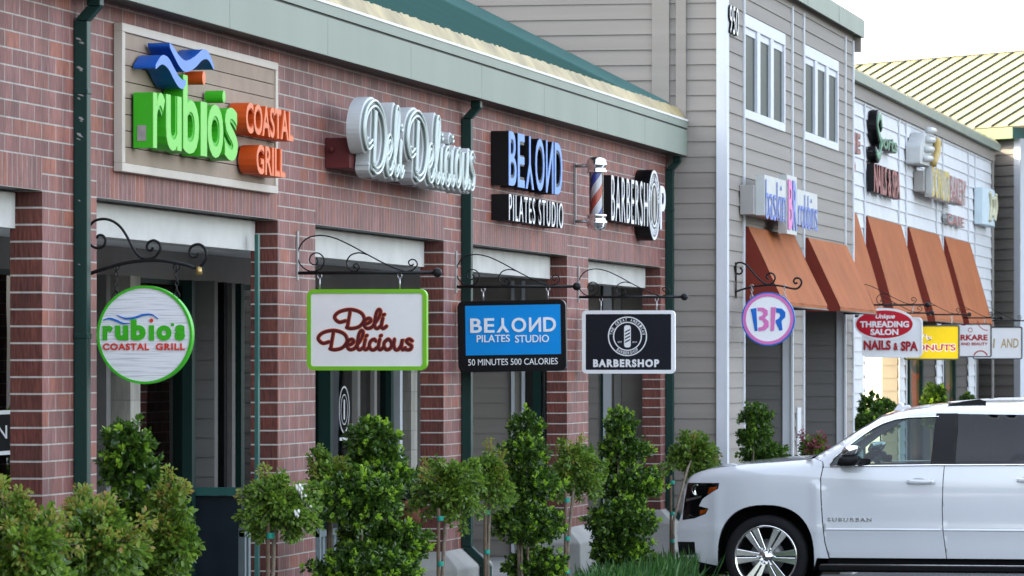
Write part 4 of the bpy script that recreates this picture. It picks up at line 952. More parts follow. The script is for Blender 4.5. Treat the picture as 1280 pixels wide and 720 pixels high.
for k, (h0, h1) in enumerate(((.1, .9), (.25, .75), (.15, .8), (.35, .9))):
    x = xa + (xb - xa) * (.28 + .17 * k); y = Yb - .07 * math.sin(math.pi * (.28 + .17 * k)) - .02; m.tube(catmull([(x, y, za + (zb - za) * h0), (x + .15, y, za + (zb - za) * (h0 + h1) / 2), (x, y, za + (zb - za) * h1)], 5), .035, 6)
m.build('emblem', MT['palegold'], r_)

# ================================================================== brackets
def bracket_scroll(X, Y, px0, k, label):
    """forged bracket with three scrolls; photo-pixel outline (crop x, crop y, crop scale) laid in the plane X"""
    r_ = thing('sign_bracket', label, 'bracket', (X, Y, az(px0, 452, Y)), 'iron sign brackets')
    return r_
def plane_pts(pts, cx, cy, sc, X): return [atX(cx + a / sc, cy + b / sc, X) for a, b in pts]
RX = ax(109, 0)
b1 = thing('sign_bracket', 'curled iron bracket on brick holding the round green rimmed sign', 'bracket', (RX, 0, 3.2), 'iron sign brackets')
m = MB(); m.box(RX - .02, RX + .02, -.014, -.002, az(109, 372, 0), az(109, 268, 0)); m.build('wall_plate', MT['iron'], b1)
m = MB(); P = plane_pts([(50, 264), (100, 246), (180, 222), (240, 210), (300, 205), (350, 206), (400, 213), (450, 224), (482, 234), (508, 222), (525, 190), (520, 160), (500, 143), (478, 145), (462, 158), (460, 180), (472, 192), (488, 188), (492, 174)], 90, 260, 3.128, RX)
m.tube(catmull(P, 5), .0095, 8, taper=(1.25, .8)); m.build('arm', MT['iron'], b1)
m = MB(); P = plane_pts([(97, 118), (104, 107), (120, 108), (131, 124), (124, 148), (100, 157), (74, 145), (59, 115), (64, 80), (88, 51), (125, 43), (160, 52), (190, 75), (215, 112), (240, 160), (262, 188), (290, 199), (322, 192), (344, 165), (342, 140), (322, 127), (302, 133), (293, 150), (300, 165), (312, 164), (316, 154)], 90, 260, 3.128, RX)
m.tube(catmull(P, 5), .0085, 8); m.build('scroll', MT['iron'], b1)
m = MB(); p = atX(90 + 496 / 3.128, 260 + 248 / 3.128, RX); m.lathe([(.001, .03), (.016, .03), (.024, -.02), (.001, -.024)], lambda a, b, h: (p[0] + a, p[1] + b, p[2] + h), 12); m.build('lamp_stub', MT['brass'], b1)
QX = ax(917.5, GY)
b2 = thing('sign_bracket', 'curled iron bracket on clapboards holding the round pink and blue sign', 'bracket', (QX, GY, 3.2), 'iron sign brackets')
m = MB(); m.box(QX - .02, QX + .02, GY - .03, GY - .016, az(917.5, 373, GY), az(917.5, 328, GY)); m.build('wall_plate', MT['iron'], b2)
m = MB(); P = plane_pts([(40, 310), (90, 290), (165, 270), (270, 257), (360, 262), (440, 280), (480, 280), (505, 255), (508, 228), (490, 209), (465, 211), (455, 230), (466, 246), (482, 238)], 910, 310, 5.54, QX); m.tube(catmull(P, 5), .011, 8); m.build('arm', MT['iron'], b2)
m = MB(); P = plane_pts([(82, 140), (98, 148), (95, 172), (72, 180), (50, 165), (46, 130), (65, 104), (95, 102), (130, 120), (170, 165), (220, 220), (265, 250), (305, 244), (326, 212), (318, 185), (295, 173), (272, 184), (268, 205), (284, 215)], 910, 310, 5.54, QX); m.tube(catmull(P, 5), .010, 8); m.build('scroll', MT['iron'], b2)
# straight rod brackets with a ball end: one built, the rest copied
DX = ax(371, 0)
b3 = thing('sign_bracket', 'straight iron rod bracket with ball end over the lime edged deli sign', 'bracket', (DX, 0, az(371, 341, 0)), 'iron sign brackets')
m = MB(); m.box(DX - .022, DX + .022, -.012, -.002, az(371, 350, 0), az(371, 289, 0)); m.build('wall_plate', MT['greybox'], b3)
yb = atX(546.5, 341, DX)[1]; zr = az(371, 341.3, 0)
m = MB(); m.tube([(DX, -.012, zr), (DX, yb, zr)], .0125, 8); m.build('rod', MT['iron'], b3)
m = MB(); m.sphere((DX, yb, zr), .036, n=18); m.build('ball_finial', MT['iron'], b3)
m = MB()
for pts in ([(225, 275), (240, 295), (228, 320), (200, 326), (175, 300), (180, 258), (215, 232), (255, 238), (287, 275), (285, 320), (255, 362), (205, 379), (150, 368), (100, 325), (76, 260), (90, 190), (135, 128), (200, 98), (280, 92), (380, 115), (500, 170), (620, 236), (740, 300), (850, 352), (920, 374), (965, 377), (1005, 362), (1034, 325), (1020, 292), (990, 283), (966, 300), (972, 326), (995, 330), (1004, 318)],
            [(640, 246), (590, 233), (550, 232), (500, 252), (472, 295), (475, 335), (500, 368), (535, 379), (562, 365), (572, 342), (555, 320), (532, 322), (524, 340), (540, 348)]):
    P = plane_pts(pts, 360, 280, 6.4, DX); m.tube(catmull(P, 5), .0055, 6)
m.build('scroll', MT['iron'], b3)
zf = H + .755
for X, Y, z, lab in ((ax(569.5, 0), 0, az(569.5, 358.5, 0), 'straight iron rod bracket with ball end over the blue pilates sign'),
                 (ax(722.5, 0), 0, az(722.5, 371.5, 0), 'straight iron rod bracket with ball end over the black barbershop sign'),
                 (ax(1060.5, GY), GY, H + .752, 'straight iron rod bracket with ball end over the white sign with the red oval'),
                 (ax(1073.5, WY), WY - .035, H + .72, 'straight iron rod bracket just behind the white sign with the red oval'),
                 (ax(1127, WY), WY - .035, zf, 'straight iron rod bracket with ball end over the yellow donuts sign'),
                 (ax(1173, WY), WY - .035, zf, 'straight iron rod bracket with ball end over the white beauty sign'),
                 (ax(1213, WY), WY - .035, zf, 'straight iron rod bracket with ball end over the white sign with ochre lettering')):
    dup(b3, (X - DX, Y, z - zr), lab)

# ================================================================== hanging signs
def hang(label, X, cpx, cpy, wpx, hpx, th, corner, panel, border, bw, outer=None):
    """rounded board: two-sided, in the plane X, centred on its sight line"""
    c = atX(cpx, cpy, X); a = atX(cpx - wpx / 2, cpy, X); b = atX(cpx + wpx / 2, cpy, X); zt = atX(cpx, cpy - hpx / 2, X)[2]; zb = atX(cpx, cpy + hpx / 2, X)[2]
    W = abs(a[1] - b[1]); Hh = zt - zb
    r_ = thing('hanging_sign', label, 'hanging sign', c, 'signs hanging from iron brackets'); fn = hangfn(*c)
    return r_, W, Hh, fn, c
def hooks(r_, c, X, W, zt, ztop, fr=(-.36, .36), mat='steel', chain=False):
    for f in fr:
        y = c[1] - f * W; m = MB()
        if chain:
            n = max(2, int((ztop - zt) / .028)); 
            for k in range(n):
                z = zt + (ztop - zt) * (k + .5) / n; h_ = (ztop - zt) / n * .62
                pts = [(X + (.011 * math.cos(t) if k % 2 else 0), y + (0 if k % 2 else .011 * math.cos(t)), z + h_ * math.sin(t)) for t in [2 * math.pi * q / 10 for q in range(10)]]; m.tube(pts, .0035, 5, closed=True)
            for z in (zt, ztop): m.tube([(X, y + .02 * math.cos(t), z + .02 * math.sin(t)) for t in [2 * math.pi * q / 12 for q in range(12)]], .004, 5, closed=True)
        else:
            m.tube([(X, y + .016 * math.cos(t), ztop - .022 + .020 * math.sin(t)) for t in [2 * math.pi * q / 12 for q in range(12)]], .0045, 5, closed=True)
            m.tube([(X, y, ztop - .035), (X, y, zt - .004)], .007, 6)
        m.build('hook', MT[mat], r_)
# round coastal grill sign
r_, W, Hh, fn, c = hang('round grooved white sign with bright green rim and two thin blue waves', RX, 182, 418.5, 121, 123, 0, 0, 0, 0, 0)
Rr = Hh / 2
def discs(r_, fn, Rr, rim, panel, bwf=.045, th=.022):
    m = MB(); m.prism(circ(Rr * (1 - bwf) + .002, 64), fn, -th, th, 0); o = m.build('panel', MT[panel] if isinstance(panel, str) else panel, r_)
    m = MB(); m.ring(circ(Rr, 64), circ(Rr * (1 - bwf), 64), fn, -th - .008, th + .008); m.build('rim', MT[rim], r_)
mr_, nt_, p_ = newmat('grooved_white_board'); tc_ = node(nt_, 'ShaderNodeTexCoord'); mp_ = node(nt_, 'ShaderNodeMapping'); mp_.inputs['Scale'].default_value = (1, 2, 70); lk(nt_, tc_.outputs['Object'], mp_.inputs[0]); nz_ = node(nt_, 'ShaderNodeTexNoise'); nz_.inputs['Scale'].default_value = 1.6; nz_.inputs['Detail'].default_value = 2; lk(nt_, mp_.outputs[0], nz_.inputs['Vector'])
rp_ = node(nt_, 'ShaderNodeValToRGB'); rp_.color_ramp.elements[0].position = .32; rp_.color_ramp.elements[0].color = (.50, .51, .53, 1); rp_.color_ramp.elements[1].position = .5; rp_.color_ramp.elements[1].color = (.74, .75, .77, 1); lk(nt_, nz_.outputs[0], rp_.inputs[0]); lk(nt_, rp_.outputs[0], p_.inputs['Base Color'])
bp_ = node(nt_, 'ShaderNodeBump'); bp_.inputs['Strength'].default_value = .5; bp_.inputs['Distance'].default_value = .006; lk(nt_, nz_.outputs[0], bp_.inputs['Height']); lk(nt_, bp_.outputs[0], p_.inputs['Normal']); p_.inputs['Roughness'].default_value = .5
discs(r_, fn, Rr, 'rgreen', mr_, .05)
k_ = Rr * 2 / 385.0          # crop-pixel to metre
def q_(a, b): return ((a - 287) * k_, (497 - b) * k_)
m = MB(); ch = [('r', 118, 160, 518, 461), ('u', 168, 222, 519, 460), ('b', 232, 292, 519, 436), ('\u0131', 305, 326, 519, 460), ('o', 336, 396, 520, 460), ('s', 410, 450, 520, 458)]
for s, a, b, yb_, yt in ch: u0, v0 = q_(a, yb_); u1, v1 = q_(b, yt); text(m, s, fn, u0, u1, v0, v1, .022, .030, bold=.055)
u, v = q_(400, 457); m.prism(circ(6.5 * k_, 12, u, v), fn, .022, .030); m.build('green_lettering', MT['rgreen'], r_)
m = MB(); u, v = q_(315, 441); m.prism(circ(7.5 * k_, 16, u, v), fn, .022, .031)
u0, v0 = q_(119, 557); u1, v1 = q_(306, 530); text(m, 'COASTAL', fn, u0, u1, v0, v1, .022, .030, bold=.03, space=1.15); u0, v0 = q_(333, 557); u1, v1 = q_(450, 530); text(m, 'GRILL', fn, u0, u1, v0, v1, .022, .030, bold=.03, space=1.15); m.build('red_lettering', MT['tomato'], r_)
m = MB()
for pts in ([(119, 440), (145, 433), (170, 440), (200, 452), (228, 452)], [(175, 418), (205, 432), (240, 432), (280, 420), (315, 418), (342, 434)]):
    cc = catmull([q_(*p) for p in pts], 6); n = len(cc); up = [(a, b + k_ * (1 + 3.2 * math.sin(math.pi * i / (n - 1)))) for i, (a, b) in enumerate(cc)]; dn = [(a, b - k_ * (1 + 3.2 * math.sin(math.pi * i / (n - 1)))) for i, (a, b) in enumerate(cc)]
    m.prism(up + dn[::-1], fn, .022, .030)
m.build('wave_strokes', MT['rblue'], r_)
hooks(r_, c, RX, W, c[2] + Rr * .80, atX(147, 334, RX)[2], (-.305, .32), 'iron', True)
# rectangular boards
def board(label, X, l, r, t, b, corner, panel, border, bw, th=.022, inset=None):
    r_, W, Hh, fn, c = hang(label, X, (l + r) / 2, (t + b) / 2, r - l, b - t, 0, 0, 0, 0, 0)
    n = 6
    m = MB(); m.prism(rrect(W - bw * 1.2, Hh - bw * 1.2, max(.004, corner - bw * .5), n), fn, -th, th); m.build('panel', MT[panel], r_)
    m = MB(); m.ring(rrect(W, Hh, corner, n), rrect(W - 2 * bw, Hh - 2 * bw, max(.006, corner - bw), n), fn, -th - .009, th + .009); m.build('border', MT[border], r_, bevel=.003)
    return r_, W, Hh, fn, c
r_, W, Hh, fn, c = board('cream hanging sign with lime green border and brown script lettering', DX, 384.5, 534, 361.5, 463, .05, 'offwhite', 'lime', .03)
k_ = W / 902.0
def q_(a, b): return ((a - 475) * k_, (372 - b) * k_)
def script_on(r_, fn, words):
    a_ = MB(); b_ = MB()
    for s, xl, xr, yb_, yt in words:
        st, tot = script_strokes(s, .02); u0, v0 = q_(xl, yb_); u1, v1 = q_(xr, yt); i = 0
        for s2 in st:
            i += 1; P = [(u0 + a / tot * (u1 - u0), v0 + b * (v1 - v0)) for a, b in s2]
            sweep(b_, P, fn, .0155, .0222, .0235 + i * .0002, .001); sweep(a_, P, fn, .0108, .0222, .0265 + i * .0002, .0006)
    b_.build('orange_outline', MT['rust'], r_); a_.build('script_lettering', MT['maroon'], r_)
script_on(r_, fn, [('Deli', 232, 625, 362, 222), ('Delicious', 108, 832, 518, 376)])
hooks(r_, c, DX, W, c[2] + Hh / 2, zr, (-.40, .27))
# pilates board
BX = ax(569.5, 0); zr2 = az(569.5, 358.5, 0)
r_, W, Hh, fn, c = board('black bordered bright blue hanging sign for the pilates studio', BX, 573, 708, 375.5, 464.5, .055, 'black', 'black', .02)
k_ = W / 897.0
def q_(a, b): return ((a - 457) * k_, (392 - b) * k_)
m = MB(); u0, v0 = q_(72, 545); u1, v1 = q_(862, 140); m.prism([(u0, v0), (u1, v0), (u1, v1), (u0, v1)], fn, .0221, .0245); m.build('blue_panel', MT['sky'], r_)
m = MB(); u0, v0 = q_(113, 362); u1, v1 = q_(845, 244); beyond(m, fn, u0, u1, v0, v1, .0246, .031, 0, 0, .02)
u0, v0 = q_(165, 440); u1, v1 = q_(440, 380); text(m, 'PILATES', fn, u0, u1, v0, v1, .0246, .0300, bold=.01); u0, v0 = q_(484, 447); u1, v1 = q_(765, 386); text(m, 'STUDIO', fn, u0, u1, v0, v1, .0246, .0300, bold=.01); m.build('white_lettering', MT['white'], r_)
m = MB(); u0, v0 = q_(90, 628); u1, v1 = q_(833, 576); text(m, '50 MINUTES 500 CALORIES', fn, u0, u1, v0, v1, .0222, .025, bold=.0); m.build('slogan_lettering', MT['white'], r_)
hooks(r_, c, BX, W, c[2] + Hh / 2, zr2, (-.265, .335)); r_.rotation_euler.x = R(-.9)
# barbershop board
CX = ax(722.5, 0); zr3 = az(722.5, 371.5, 0)
r_, W, Hh, fn, c = board('navy hanging sign with white border and round barber emblem reading BARBERSHOP', CX, 728, 844, 388, 467, .045, 'navy', 'white', .036)
k_ = W / 698.0
def q_(a, b): return ((a - 637) * k_, (405 - b) * k_)
u, v = q_(630, 363); R0 = 147 * k_; fe = lambda a, b, d: fn(u + a, v + b, d)
m = MB(); m.ring(circ(R0), circ(R0 * .945), fe, .0222, .026); m.ring(circ(R0 * .735), circ(R0 * .68), fe, .0222, .026); m.build('emblem_ring', MT['white'], r_)
m = MB(); arc_text(m, 'THE GREAT AMERICAN', fe, R0 * .765, R(176), R(4), R0 * .15, .0222, .025); arc_text(m, 'BARBERSHOP', fe, R0 * .915, R(-130), R(-50), R0 * .15, .0222, .025, True)
text(m, 'EST', fe, -R0 * .49, -R0 * .28, -R0 * .33, -R0 * .25, .0222, .024); text(m, '2014', fe, R0 * .25, R0 * .49, -R0 * .33, -R0 * .25, .0222, .024); m.build('emblem_text', MT['white'], r_)
m = MB(); m.prism(rrect(R0 * .34, R0 * 1.12, R0 * .12), fe, .0222, .0245, 0); m.build('emblem_pole', MT['white'], r_)
m = MB()
for k in range(4): b0 = -R0 * .34 + k * R0 * .17; m.prism([(-R0 * .13, b0), (R0 * .13, b0 + R0 * .14), (R0 * .13, b0 + R0 * .21), (-R0 * .13, b0 + R0 * .07)], fe, .0246, .0255)
m.build('emblem_stripes', MT['navy'], r_)
m = MB(); u0, v0 = q_(372, 592); u1, v1 = q_(868, 533); text(m, 'BARBERSHOP', fn, u0, u1, v0, v1, .0222, .028, bold=.05, space=1.25); m.build('lettering', MT['white'], r_)
hooks(r_, c, CX, W, c[2] + Hh / 2, zr3, (-.30, .30))
# ice cream round sign
r_, W, Hh, fn, c = hang('round white sign with pink ring, blue rim and pink and blue letters', QX, 960.5, 398.7, 67, 67, 0, 0, 0, 0, 0); Rr = Hh / 2
discs(r_, fn, Rr, 'rblue', 'white', .045, .02)
m = MB(); m.ring(circ(Rr * .95, 64), circ(Rr * .835, 64), fn, .0201, .027); m.build('pink_ring', MT['pink'], r_)
k_ = Rr * 2 / 375.0
def q_(a, b): return ((a - 278) * k_, (492 - b) * k_)
m = MB(); m.prism([q_(155, 422), q_(195, 415), q_(203, 575), q_(185, 577)], fn, .0201, .027)
bow = [(335, 415), (375, 420), (400, 445), (398, 480), (372, 505), (380, 570), (358, 574), (330, 510), (332, 500), (352, 490), (364, 470), (358, 452), (335, 446)]
m.prism([q_(*p) for p in bow], fn, .0201, .027); m.build('blue_letters', MT['rblue'], r_)
m = MB(); m.prism([q_(*p) for p in [(202, 412), (245, 413), (275, 432), (276, 462), (255, 485), (282, 508), (283, 545), (255, 572), (210, 578), (208, 553), (240, 545), (250, 525), (240, 503), (215, 496), (215, 475), (238, 468), (245, 450), (232, 438), (205, 436)]], fn, .0201, .027)
m.prism([q_(297, 410), q_(333, 410), q_(320, 575), q_(295, 577)], fn, .0201, .027); m.build('pink_letters', MT['pink'], r_)
hooks(r_, c, QX, W, c[2] + Rr * .82, atX(940, 359, QX)[2] + .01, (-.31, .30), 'steel', True)
# threading salon board with its oval
TX = ax(1060.5, GY)
r_, W, Hh, fn, c = board('white hanging sign with a red oval and red NAILS & SPA lettering', TX, 1077.5, 1153, 396.5, 447, .07, 'white', 'white', .02)
def q_(a, b): p = atX(1070 + a / 9.0, 380 + b / 9.0, TX); return (c[1] - p[1], p[2] - c[2])
u, v = q_(322, 228); ru = q_(660, 228)[0] - u; rv = q_(322, 45)[1] - v
m = MB(); m.prism(circ(rv, 48, u, v, ru), fn, -.030, .030); m.build('oval_backing', MT['white'], r_)
ru = q_(640, 228)[0] - u; rv = q_(322, 72)[1] - v
m = MB(); m.prism(circ(rv, 48, u, v, ru), fn, .0301, .033); m.build('red_oval', MT['red'], r_)
m = MB()
for s, a0, a1, b0, b1, bo in (('THREADING', 48, 600, 264, 192, .04), ('SALON', 165, 480, 350, 280, .04)):
    u0, v0 = q_(a0, b0); u1, v1 = q_(a1, b1); text(m, s, fn, u0, u1, v0, v1, .0331, .038, bold=bo)
u0, v0 = q_(215, 180); u1, v1 = q_(432, 112); text(m, 'Unique', fn, u0, u1, v0, v1, .0331, .038, bold=.03, shear=.25); m.build('white_lettering', MT['white'], r_)
m = MB(); 
for s, a0, a1, b0, b1 in (('NAILS', 90, 395, 518, 408), ('&', 425, 478, 520, 435), ('SPA', 508, 700, 528, 418)): u0, v0 = q_(a0, b0); u1, v1 = q_(a1, b1); text(m, s, fn, u0, u1, v0, v1, .0311, .036, bold=.04)
m.build('red_lettering', MT['redtext'], r_)
hooks(r_, c, TX, W, c[2] + Hh / 2 + .06, H + .752, (-.2, .34))
# donuts board
X = ax(1127, WY)
r_, W, Hh, fn, c = board('yellow hanging sign with dark frame and red DONUTS lettering', X, 1130, 1199.5, 406.5, 450, .03, 'yellow', 'fasciadark', .022)
def q_(a, b): p = atX(1140 + a / 9.14, 390 + b / 9.14, X); return (c[1] - p[1], p[2] - c[2])
m = MB(); u1, v1 = q_(505, 362); u0, v0 = q_(-60, 452); text(m, 'DONUTS', fn, u0, u1, v0, v1, .0221, .0255, bold=.07); m.build('white_outline', MT['white'], r_)
m = MB(); u1, v1 = q_(500, 370); u0, v0 = q_(-52, 442); text(m, 'DONUTS', fn, u0, u1, v0, v1, .0256, .029, bold=.02); m.build('red_lettering', MT['redtext'], r_)
m = MB(); u1, v1 = q_(228, 258); u0, v0 = q_(40, 330); text(m, "Y's", fn, u0, u1, v0, v1, .0221, .026, bold=.06); m.build('white_lettering', MT['white'], r_)
m = MB(); u1, v1 = q_(222, 264); u0, v0 = q_(46, 324); text(m, "Y's", fn, u0, u1, v0, v1, .0262, .028, bold=-.01); m.build('dark_lettering', MT['maroon'], r_)
hooks(r_, c, X, W, c[2] + Hh / 2, zf)
# beauty board
X = ax(1173, WY)
r_, W, Hh, fn, c = board('white hanging sign with dark frame, red arcs and red AND BEAUTY lettering', X, 1176, 1239.5, 404.5, 446.5, .04, 'white', 'navy', .018)
def q_(a, b): p = atX(1140 + a / 9.14, 390 + b / 9.14, X); return (c[1] - p[1], p[2] - c[2])
m = MB(); u0, v0 = q_(555, 325); u1, v1 = q_(866, 258); text(m, 'RKARE', fn, u0, u1, v0, v1, .0221, .025, bold=.04)
u0, v0 = q_(555, 382); u1, v1 = q_(866, 348); text(m, 'AND BEAUTY', fn, u0, u1, v0, v1, .0221, .025, bold=.03)
def arc(a, b, r1, r2, t0, t1):
    u, v = q_(a, b); k = abs(q_(a + 1, b)[0] - u); n = 16; o = []; i_ = []
    for j in range(n + 1): t = R(t0 + (t1 - t0) * j / n); o.append((u + r1 * k * math.cos(t), v + r1 * k * math.sin(t))); i_.append((u + r2 * k * math.cos(t), v + r2 * k * math.sin(t)))
    m.prism(o + i_[::-1], fn, .0221, .024)
arc(784, 525, 88, 74, 20, 160); arc(870, 90, 125, 116, 185, 268); arc(590, 100, 55, 44, 200, 330); arc(667, 206, 27, 20, 0, 350); m.build('red_lettering', MT['redtext'], r_)
hooks(r_, c, X, W, c[2] + Hh / 2, zf)
# last board
X = ax(1213, WY)
r_, W, Hh, fn, c = board('white hanging sign with dark frame and brushed ochre lettering, farthest of the row', X, 1216, 1278, 408.5, 449, .035, 'white', 'navy', .018)
def q_(a, b): p = atX(1140 + a / 9.14, 390 + b / 9.14, X); return (c[1] - p[1], p[2] - c[2])
m = MB()
for s, a0, a1, b0, b1 in (('I', 926, 942, 412, 305), ('AND', 1015, 1215, 408, 303)): u0, v0 = q_(a0, b0); u1, v1 = q_(a1, b1); text(m, s, fn, u0, u1, v0, v1, .0221, .025, bold=.01, shear=.06)
m.build('ochre_lettering', MT['gold'], r_)
hooks(r_, c, X, W, c[2] + Hh / 2, zf)

# ================================================================== planting
def leaves(name, P, D, L, parent, mats, mi=None, wid=.55, fold=.25):
    """one mesh of many folded leaf blades: base P, pointing D, length L"""
    P = np.asarray(P); D = np.asarray(D); L = np.asarray(L)[:, None]; n = len(P)
    D = D / (np.linalg.norm(D, axis=1, keepdims=True) + 1e-9)
    r_ = rng.normal(size=(n, 3)); r_[:, 2] += 1.0
    S = np.cross(D, r_); S /= (np.linalg.norm(S, axis=1, keepdims=True) + 1e-9); N = np.cross(S, D)
    wv = L * wid * .5
    v = np.empty((n, 6, 3))
    v[:, 0] = P; v[:, 1] = P + D * L * .35 + S * wv + N * wv * fold; v[:, 2] = P + D * L * .75 + S * wv * .75 + N * wv * fold * .7
    v[:, 3] = P + D * L - N * L * .06; v[:, 4] = P + D * L * .75 - S * wv * .75 + N * wv * fold * .7; v[:, 5] = P + D * L * .35 - S * wv + N * wv * fold
    off = np.array(root_loc(parent)); v = v - off
    idx = np.arange(n)[:, None] * 6
    F1 = np.concatenate([idx + np.array([0, 1, 2, 3]), idx + np.array([0, 3, 4, 5])], 1).reshape(-1, 4)
    me = bpy.data.meshes.new(name); me.vertices.add(n * 6); me.vertices.foreach_set('co', v.reshape(-1))
    me.loops.add(n * 8); me.loops.foreach_set('vertex_index', F1.reshape(-1).astype(np.int32))
    me.polygons.add(n * 2); me.polygons.foreach_set('loop_start', (np.arange(n * 2) * 4).astype(np.int32)); me.polygons.foreach_set('loop_total', np.full(n * 2, 4, np.int32))
    for m_ in mats: me.materials.append(m_)
    if mi is not None: me.polygons.foreach_set('material_index', np.repeat(np.asarray(mi, np.int32), 2))
    me.update(calc_edges=True); me.validate()
    o = bpy.data.objects.new(name, me); COL.objects.link(o); o.parent = parent; return o
def blob_leaves(c, rx, rz, dens=1.0, leaf=.042, new=.3):
    P = []; D = []; L = []; M_ = []
    area = 4 * math.pi * rx * (rx + rz) / 2; ns = int(area * 360 * dens)
    ph = rng.uniform(0, 6.28, 6)
    for _ in range(ns):
        d = rng.normal(size=3); d /= np.linalg.norm(d)
        lump = 1 + .10 * math.sin(5 * d[0] + ph[0]) * math.sin(4 * d[1] + ph[1]) + .09 * math.sin(7 * d[2] + ph[2] + 3 * d[0]) + .06 * math.sin(13 * d[0] + ph[3]) * math.sin(11 * d[2] + ph[4])
        rr = lump * (rng.uniform(.78, 1.0) if rng.random() < .86 else rng.uniform(1.0, 1.13))
        base = np.array(c) + d * np.array([rx, rx, rz]) * rr
        ax_ = d + np.array([0, 0, .55]) + rng.normal(size=3) * .3; ax_ /= np.linalg.norm(ax_)
        k = rng.integers(9, 15); fresh = rng.random() < new and rr > .85; sl = rng.uniform(.03, .065)
        for j in range(k):
            t = j / k; a = j * 2.4 + rng.random(); q = np.cross(ax_, [math.cos(a), math.sin(a), .2]); q /= np.linalg.norm(q) + 1e-9
            P.append(base + ax_ * sl * t + rng.normal(size=3) * .004); D.append(q * (1.0 - .55 * t) + ax_ * (.35 + .8 * t)); L.append(leaf * rng.uniform(.65, 1.15) * (1 - .25 * t)); M_.append(1 if fresh and t > .25 else 0)
    for _ in range(int(ns * 3.2)):
        d = rng.normal(size=3); d /= np.linalg.norm(d); P.append(np.array(c) + d * np.array([rx, rx, rz]) * rng.uniform(.35, .82)); D.append(rng.normal(size=3) + d); L.append(leaf * 1.25 * rng.uniform(.8, 1.2)); M_.append(0)
    return P, D, L, M_
def topiary(label, Y, tiers, base_px, group, dens=1.0, leaf=.042, new=.34, multi=False):
    bx = ax(base_px, Y); r_ = thing('topiary_shrub', label, 'shrub', (bx, Y, .12), group)
    P = []; D = []; L = []; M_ = []
    for (cx_, cy_, rx_, ry_) in tiers:
        c = at(cx_, cy_, Y); s = F / ((c[0]) * CT + (Y + DC) * ST)
        a = blob_leaves((c[0] + rng.normal() * .02, Y, c[2]), rx_ / s * .95, ry_ / s * .80, dens, leaf, new)
        P += a[0]; D += a[1]; L += a[2]; M_ += a[3]
    leaves('foliage', P, D, L, r_, [MT['leaf'], MT['newleaf']], M_, .62)
    m = MB(); top = at(tiers[0][0], tiers[0][1], Y)[2]
    for k in range(4 if multi else 2):
        o_ = rng.normal(size=2) * .022; pts = [(bx + o_[0], Y + o_[1], .08)]
        for i in range(1, 8): z = .08 + (top - .08) * i / 7; pts.append((bx + o_[0] * (1 - .1 * i) + .012 * math.sin(i * 1.3 + k), Y + .06 + o_[1] + .012 * math.cos(i * 1.1 + k), z))
        m.tube(pts[:7], .015, 7, taper=(1.1, .4))
    m.build('trunk', MT['bark'], r_)
    return r_
GT = 'clipped topiary shrubs along the shops'
topiary('clipped spiral shrub in front of the dark glass door, leftmost of the row', -.62, [(160, 556, 26, 28), (166, 590, 33, 32), (176, 650, 46, 34), (178, 715, 50, 40)], 170, GT, leaf=.05)
topiary('widest clipped spiral shrub, below the lime edged deli sign', -.72, [(467, 552, 30, 30), (470, 592, 40, 30), (450, 625, 52, 36), (478, 678, 56, 36), (455, 716, 60, 34)], 462, GT, leaf=.046, new=.3)
topiary('clipped tiered shrub on several bare stems, below the blue pilates sign', -.75, [(657, 536, 19, 22), (655, 566, 28, 20), (662, 606, 39, 26), (662, 656, 46, 28), (668, 707, 38, 24)], 662, GT, multi=True, leaf=.042)
topiary('clipped spiral shrub below the navy barbershop sign, nearest the white car', -.75, [(775, 530, 18, 20), (781, 562, 30, 20), (784, 604, 44, 26), (777, 652, 43, 32), (778, 690, 38, 24)], 779, GT, leaf=.042)
topiary('dark clipped two tier shrub against the clapboard pier behind the car bonnet', -1.15, [(944, 521, 18, 16), (943, 545, 20, 14), (955, 568, 27, 15), (945, 600, 28, 18)], 946, GT, leaf=.045, new=.1)
topiary('small dark clipped shrub left of the added glowing panel', -.45, [(1088, 512, 14, 22), (1084, 530, 16, 14)], 1087, GT, dens=.8, leaf=.055, new=.08)
topiary('small dark clipped shrub right of the added glowing panel, partly behind the roof', -.45, [(1108, 512, 11, 14), (1106, 528, 14, 14)], 1107, GT, dens=.8, leaf=.055, new=.08)
topiary('clipped ball shrub in front of the painted flower reflections beyond the car roof', -.5, [(1168, 489, 11, 9), (1168, 501, 14, 12), (1168, 520, 13, 14)], 1168, GT, dens=.8, leaf=.06, new=.15)
topiary('farthest clipped shrub, only its tip showing above the car roof', -.5, [(1209, 503, 9, 10), (1209, 520, 12, 12)], 1209, GT, dens=.8, leaf=.065, new=.15)

